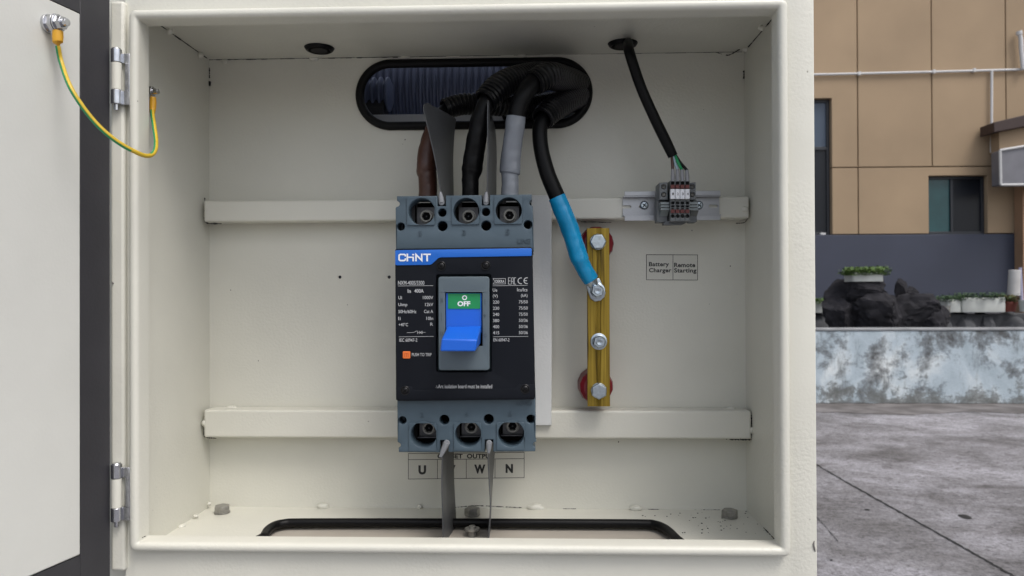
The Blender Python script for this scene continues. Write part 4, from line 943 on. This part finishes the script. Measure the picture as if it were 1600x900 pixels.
# phase barriers (arc boards): thin sheets between the poles
def board(front, back, label, bead=None, ty=.0011):
    """front/back: matching lists of (px,py,y) along the two long edges"""
    F = [V(q) for q in cr([tuple(P(*p)) for p in front], 8)]; K = [V(q) for q in cr([tuple(P(*p)) for p in back], 8)]
    th = V((ty, 0, 0)); cols_ = 5; bb = B(); rows = []
    rings = []
    for a, b_ in zip(F, K):
        d = (b_-a); n = V((d.y, -d.x, 0)); n = n.normalized()*ty*.5 if n.length > 1e-9 else th*.5
        L_ = [a+d*(k/cols_)-n for k in range(cols_+1)]; R_ = [a+d*(k/cols_)+n for k in range(cols_, -1, -1)]
        rings.append(L_+R_)
    bb.loft(rings)
    t = thing('arc_board', F[0] if F[0].z < F[-1].z else F[-1], label, 'arc board', 'grey arc boards slotted into the breaker')
    bb.obj('sheet', BARR, t, ang=40)
    if bead:
        (x0, y0, x1, y1, yy, r) = bead
        B().tube([P(x0, y0, yy), P((x0+x1)/2, (y0+y1)/2, yy), P(x1, y1, yy)], [m(r, yy), m(r*.9, yy), m(r*.45, yy)], 14).lathe(P(x0, y0, yy-.0005), (0, -1, 0), [(0, m(r*1.0, yy)), (.0012, m(r*.8, yy))], 16).obj('bead', BEAD, t)
    return t
board([(691, 318, .085), (687, 290, .083), (680, 250, .080), (671, 210, .078), (663, 178, .077), (662, 165, .078), (667, 160.5, .082)],
      [(708.5, 322, .150), (708, 290, .150), (707.5, 250, .150), (709, 215, .150), (711, 195, .148), (711.5, 186, .146), (700, 178, .135)], 'upper grey arc board flaring wide left of terminal 3', (690, 316.5, 688, 300, .080, 4.8))
board([(759.5, 318, .086), (761, 290, .086), (762, 250, .085), (762, 210, .085), (762, 180, .085), (762.4, 160, .087), (763, 157, .09)],
      [(775, 322, .150), (775, 290, .150), (775.5, 250, .150), (775, 225, .150), (773, 200, .145), (769, 185, .13), (766, 172, .11)], 'upper grey arc board seen edge on between terminals 3 and 5', (759.3, 316.5, 760, 300, .082, 4.6))
board([(692, 690, .082), (691, 715, .083), (690, 750, .084), (691, 790, .085), (692, 836, .086), (692, 870, .086)],
      [(708, 690, .150), (708.5, 715, .150), (709, 750, .150), (711, 790, .152), (712.5, 825, .153), (712, 860, .153)], 'lower grey arc board hanging broad below terminal 2', (698, 692, 688, 714, .072, 5))
board([(763.5, 690, .082), (762.5, 715, .083), (764, 750, .084), (766, 790, .085), (763.5, 836, .086), (762, 870, .086)],
      [(772, 690, .150), (772, 715, .150), (769.5, 750, .150), (767.5, 790, .150), (766, 836, .150), (766, 870, .150)], 'lower grey arc board twisted edge on below terminals 4 and 6', (764.3, 692, 763.3, 708, .076, 4.6))

# ================================================================== BRASS BAR
by = .150
bb_ = thing('busbar', P(935, 635, by), 'tarnished brass neutral bar standing on two red insulators', 'busbar')
bar = B(); a, b_ = P(918.2, 635, by), P(952, 356.3, by)
mid = (a.x+b_.x)/2
# shallow twin grooves down the middle
px_ = [a.x, a.x+.0105, a.x+.0112, a.x+.0120, mid-.0004, mid, mid+.0004, b_.x-.0120, b_.x-.0112, b_.x-.0105, b_.x]
pyo = [0, 0, .0006, 0, 0, .0005, 0, 0, .0006, 0, 0]
ring = lambda z: [V((x_, by+o_, z)) for x_, o_ in zip(px_, pyo)]+[V((b_.x, by+.005, z)), V((a.x, by+.005, z))]
bar.loft([ring(a.z), ring(b_.z)]).obj('bar', BRASSM, bb_, bevel=.0003)
for px0, py0, sd_ in ((934, 380, 0), (933, 605, .2)):
    q = P(px0-1, py0, by+.006); r_ = m(27.5, .165)
    B().lathe(q, (0, 1, 0), [(0, r_*.72), (.003, r_*.92), (.012, r_), (.018, r_*.9), (.022, r_*.9), (.030, r_), (.040, r_*.95), (.0435, r_*.8)], 14, sd_).obj('insulator', INSUL, bb_, ang=30)
for cx, cy, rt in ((934, 378, .05), (935.5, 610.5, .5)):
    o = hexbolt(P(cx, cy, by-.0002), (0, -1, 0), m(12.4, by), m(12.9, by), .0062, HEXZ, bb_, 'hex_bolt', True, rt, .0012)
def studnut(cx, cy, y0, parent, tall=.011):
    q = P(cx, cy, y0)
    B().lathe(q, (0, -1, 0), [(0, m(12.9, y0)), (.0016, m(12.9, y0)), (.0019, m(12.2, y0))], 32).lathe(q+V((0, -.002, 0)), (0, -1, 0), [(0, m(10.6, y0)), (.0018, m(10.4, y0)), (.0022, m(9.6, y0))], 28).obj('washer', HEXZ, parent, ang=30)
    n = B().lathe(q+V((0, -.0043, 0)), (0, -1, 0), [(0, m(10.2, y0)), (.0058, m(10.2, y0)), (.0068, m(8.8, y0)), (.0068, m(5.5, y0)), (.003, m(5.5, y0))], 6, .35).obj('nut', HEXZ, parent, ang=30)
    pr = [(-.002, m(5.0, y0))]+[(.003+.0006*k, m(5.3 if k % 2 else 4.8, y0)) for k in range(10)]+[(.0112, m(4.5, y0)), (.0110, m(2.6, y0)), (.0104, 1e-5)]
    B().lathe(q+V((0, -.002, 0)), (0, -1, 0), pr, 20).obj('threaded_stud', HEXZ, parent, ang=25)
studnut(935.5, 533.5, by, bb_)
# lug on the neutral cable
lgp = [(915.5, 444), (921.5, 437), (936.5, 434.5), (941, 444), (946.5, 457), (944.5, 464), (938, 470), (929, 471), (922.5, 466), (919, 457)]
lgo = B().plate(pix(lgp, by-.0045), [], by-.0045, by-.0008, .0006).obj('cable_lug', HEXZ, nc, label='zinc plated cable lug bolted over the brass bar')
B().tube([P(914, 424, .136), P(922, 437, .140), P(930, 449, .145)], [m(11.5, .136), m(11.5, .14), m(6, .145)], 20).obj('lug_barrel', HEXZ, nc)
studnut(932.5, 454.5, by-.0047, bb_)

# ================================================================== DIN RAIL AND TERMINALS
dy = .160
dr = thing('din_rail', P(1050, 345, dy), 'slotted silver terminal rail screwed over the upper mounting rail', 'rail')
A_ = lambda px, py, y=dy: xz(px, py, y)
prof = lambda: None
ax0, ax1 = P(974.5, 320, dy).x, P(1127, 320, dy).x
zt, z1_, z0_, zb4 = P(1050, 298.5, dy).z, P(1050, 305.5, dy).z, P(1050, 337, dy).z, P(1050, 344.5, dy).z
base_out = [(ax0, z0_), (ax1, z0_), (ax1, z1_), (ax0, z1_)]
zc = (z0_+z1_)/2; yb5 = .1695
def slot(px0, px1, hh=2.4): a = P(px0, 320, yb5).x; b_ = P(px1, 320, yb5).x; h_ = m(hh, yb5); return rrect(a, zc-h_, b_, zc+h_, h_*.98, 5)
notch = [(ax0, z0_)]+[(ax1, z0_), (ax1, z1_), (ax0, z1_), (ax0, zc+.0019)]+[(P(984, 320, yb5).x+.0018*math.cos(t_), zc+.0019*math.sin(t_)) for t_ in [PI/2-PI*k/6 for k in range(7)]]+[(ax0, zc-.0019)]
B().plate(notch, [slot(998, 1012), slot(1107.5, 1121.5)], yb5, yb5+.0012).obj('web', ALU, dr)
for za, zb5, name in ((z1_, zt, 'flange'), (zb4, z0_, 'flange')):
    B().box(ax0+.001, ax1-.001, dy, dy+.0011, za, zb5).obj(name, ALU, dr, bevel=.0003)
B().box(ax0+.0002, ax1-.0002, dy+.0012, yb5+.001, z1_-.0012, z1_+.0001).box(ax0+.0002, ax1-.0002, dy+.0012, yb5+.001, z0_-.0001, z0_+.0012).obj('step', ALU, dr)
for cx in (1006.5, 1092):
    q = P(cx, 320.8, yb5-.0001)
    s_ = B().lathe(q, (0, -1, 0), [(0, m(6.8, yb5)), (.0008, m(6.6, yb5)), (.0022, m(4.6, yb5)), (.0024, 1e-5)], 24).obj('screw', HEXZ, dr, ang=30)
    cB = B()
    for k in (0, 1):
        a = math.radians(50+90*k); d_ = V((math.cos(a), 0, math.sin(a)))*m(3.6, yb5); n_ = V((-math.sin(a), 0, math.cos(a)))*m(.75, yb5); f = V((0, -.0027-.00004*k, 0)); bk = V((0, -.001, 0))
        cB.hexa([q-d_-n_+f, q+d_-n_+f, q+d_-n_+bk, q-d_-n_+bk, q-d_+n_+f, q+d_+n_+f, q+d_+n_+bk, q-d_+n_+bk])
    cB.obj('cross_slot', HOLE, s_)
# end stops
def endstop(px0, px1, side, label):
    yf = .128; t = thing('end_stop', P((px0+px1)/2, 345, .15), label, 'end stop', 'grey end stops on the silver rail')
    y0p = 284.5
    B().plate(pix([(px0, y0p+1), (px1, y0p), (px1+.3, 312), (px0, 312)], yf), [pc((px0+px1)/2+.5*side*-1, 291.8, 3.9, yf, 18), pc((px0+px1)/2+.5*side*-1, 304.2, 3.9, yf, 18)], yf, .158, .0004).obj('body', TBG, t)
    for yy in (291.8, 304.2):
        q = P((px0+px1)/2-.5*side, yy, yf+.004)
        B().lathe(q, (0, -1, 0), [(0, m(3.7, yf)), (.0012, m(3.3, yf)), (.0018, m(1.6, yf)), (.0010, 1e-5)], 16).obj('clamp_screw', STEEL, t)
    q0, q1 = (px0, px1+2) if side < 0 else (px0-1, px1+4)
    B().pbox(q0-(4 if side < 0 else 0), 312, q1-2, 347, .140, .158).obj('foot', TBG, t, bevel=.0006)
    c = B()
    for k, (a0, a1_) in enumerate(((315.5, 319.5), (320.3, 324), (324.8, 328.5))): c.pbox(q0+(2 if side < 0 else 0), a0, q1+(1 if side < 0 else 0), a1_, .126+.001*k, .140)
    c.obj('ribbed_clip', TBL, t, bevel=.0004)
    B().hexa([P(q0-4, 349, .150), P(q1-6, 349, .150), P(q1-6, 347, .158), P(q0-4, 347, .158), P(q0+2, 329, .132), P(q1+1, 329, .132), P(q1, 329, .158), P(q0+1, 329, .158)]).obj('spring_leg', TBL if side < 0 else TBG, t, bevel=.0005)
    return t
endstop(1030.5, 1043, -1, 'grey end stop clip on the rail left of the numbered terminals')
endstop(1078, 1087, 1, 'grey end stop clip on the rail right of the numbered terminals')
x0s = [1047.6, 1055.2, 1062.9, 1070.6]; wd = 7.2
names = ['1', '2', '3', '4']; wcol = ['brown', 'pale blue', 'green', 'black']
for i, x0 in enumerate(x0s):
    yf = .118; x1 = x0+wd
    t = thing('terminal_block', P(x0+wd/2, 347, .15), 'slim grey terminal block numbered %s with the %s wire' % (names[i], wcol[i]), 'terminal block', 'numbered terminal blocks in a row')
    bd = B()
    bd.plate(pix([(x0, 282), (x1, 282), (x1, 345.5), (x0, 345.5)], yf+.004), [pc(x0+wd/2, 337.6, 3.1, yf+.004, 16), prr(x0+1, 314.8, x1-1, 319.5, .5, yf+.004, 1), prr(x0+1, 320.6, x1-1, 324.2, .5, yf+.004, 1)], yf+.004, yf+.012, .0002, res=1)
    bd.pbox(x0, 282, x1, 345.5, yf+.0125, .158)
    bd.obj('housing', TBG, t)
    B().pbox(x0+1, 283.5, x1-1, 288, yf+.003, yf+.006).obj('entry', HOLE, t)
    B().pbox(x0+.5, 288.6, x1-.5, 294.6, yf+.001, yf+.0039).obj('release_button', TRED, t, bevel=.0003)
    B().pbox(x0+.5, 327.3, x1-.5, 332.8, yf+.0022, yf+.0039).obj('release_button', TRED, t, bevel=.0003)
    mk = B().pbox(x0+.2, 295.4, x1-.2, 310.6, yf-.001, yf+.0038).obj('marker_tag', TAG, t, bevel=.0002)
    tx = B(); text_mesh(tx, names[i], (x0+2.8, 301, x0+5.2, 305), yf-.00102, .0001, .02); tx.obj('printed_number', BPRINT, mk)
    B().pbox(x0+1.6, 325, x1-1.6, 326.8, yf+.0034, yf+.0039).obj('test_point', HOLE, t)
    if i == 0: pass
o = B().plate(pix([(1037, 348.2), (1047, 344), (1080, 344), (1067, 350.8), (1037, 351.3)], .140), [], .140, .152, .0003).obj('rail_foot', TBG); tag(o, 'grey latch foot projecting below the numbered terminals', 'latch')
# control cable
cc = thing('control_cable', P(1056, 250, .135), 'thin black control cable slanting down from the ceiling grommet to the terminals', 'cable')
gp = gl2+V((.004, -.001, .03))
pts = [tuple(gp)+(m(8, .14),), tuple(gl2+V((.006, -.001, .004)))+(m(8, .14),), tuple(P(983, 80, .115))+(m(8.2, .12),), tuple(P(1001, 135, .12))+(m(8.2, .12),), tuple(P(1022, 183, .125))+(m(8.3, .125),), tuple(P(1040, 220, .13))+(m(8.3, .13),), tuple(P(1051.5, 244, .132))+(m(7.6, .13),)]
out = cr(pts, 10); B().tube([V(q[:3]) for q in out], [q[3] for q in out], 20).obj('sheath', BLACKC, cc)
WM = [mat('wire_brown', (.07, .03, .022), .45), mat('wire_pale_blue', (.30, .40, .46), .45), GRN, BLACKC]
starts = [(1049, 240), (1051, 240), (1053.5, 240), (1055, 242)]; mids = [(1050.5, 253), (1054.5, 254), (1060, 255), (1064, 255.5)]; ends = [(1051.3, 266), (1058.6, 266), (1065.4, 267), (1073.2, 267.5)]
for i in range(4):
    yy = .128-.002*(i == 2); c_ = [(*starts[i], .131, 2.2), (*mids[i], yy, 2.3), (ends[i][0]-.3, ends[i][1]-2, .127, 2.3), (*ends[i], .127, 2.3), (ends[i][0], ends[i][1]+6, .126, 2.2)]
    a, b_ = path(c_, 8); B().tube(a, b_, 12).obj('core_wire', WM[i], cc, label='%s core wire' % wcol[i])
    ex = x0s[i]+wd/2
    B().tube([P(ends[i][0], ends[i][1]-1.5, .126), P((ends[i][0]+ex)/2, 276, .125), P(ex, 284.5, .1225)], [m(2.6, .126), m(3.3, .125), m(3.1, .124)], 14).obj('ferrule', FERR, cc)
    B().cyl(P(ex, 283.5, .1225), P(ex, 288, .1225), m(2.2, .12), m(2.0, .12), 12).obj('ferrule_tip', HOLE, cc)

# ================================================================== STICKERS
FILM = paint_mat('clear_label_film', (.61, .60, .535), .36)
def sticker(name, label, box, y, lines, words, loc_y=None):
    t = thing(name, P((box[0]+box[2])/2, box[3], y), label, 'label')
    B().pbox(*box, y-.0003, y-.00005).obj('film', FILM, t)
    ln = B()
    for l in lines: pline(ln, l, .8, y-.00032, .00008)
    ln.obj('printed_lines', BPRINT, t)
    tx = B()
    for s, b_, bo_ in words: text_mesh(tx, s, b_, y-.00032, .00008, bo_, 1.05)
    tx.obj('printed_words', BPRINT, t)
sticker('label_sticker', 'small clear sticker reading Battery Charger and Remote Starting', (1009.5, 397.5, 1090.5, 438), BW, [[(1010, 398), (1090, 398.3), (1090, 437.6), (1010, 437.2), (1010, 398)], [(1051.5, 398), (1051.5, 437.4)]],
        [('Battery', (1014, 409.3, 1045.3, 418.2), .03), ('Charger', (1014, 418.8, 1049, 427.6), .03), ('Remote', (1053.3, 410.5, 1086.3, 417.6), .03), ('Starting', (1053.3, 419, 1088.3, 428), .03)])
sticker('label_sticker', 'wide clear sticker below the breaker reading GENSET OUTPUT over U V W N', (637.5, 707, 819.5, 749), BW, [[(638, 708.8), (819, 706.8), (819, 746.3), (638, 748.5), (638, 708.8)], [(638, 718.3), (819, 716.6)], [(683.5, 718), (683.5, 748)], [(728.5, 717.5), (728.5, 747.6)], [(773.5, 717), (773.5, 747)]],
        [('GENSET  OUTPUT', (683.5, 709, 773, 716.4), .04), ('U', (653.8, 727, 665.8, 741.5), .055), ('V', (699, 726.5, 712, 740.8), .04), ('W', (741, 725.8, 758.5, 740), .055), ('N', (790, 725, 801.5, 739), .055)])
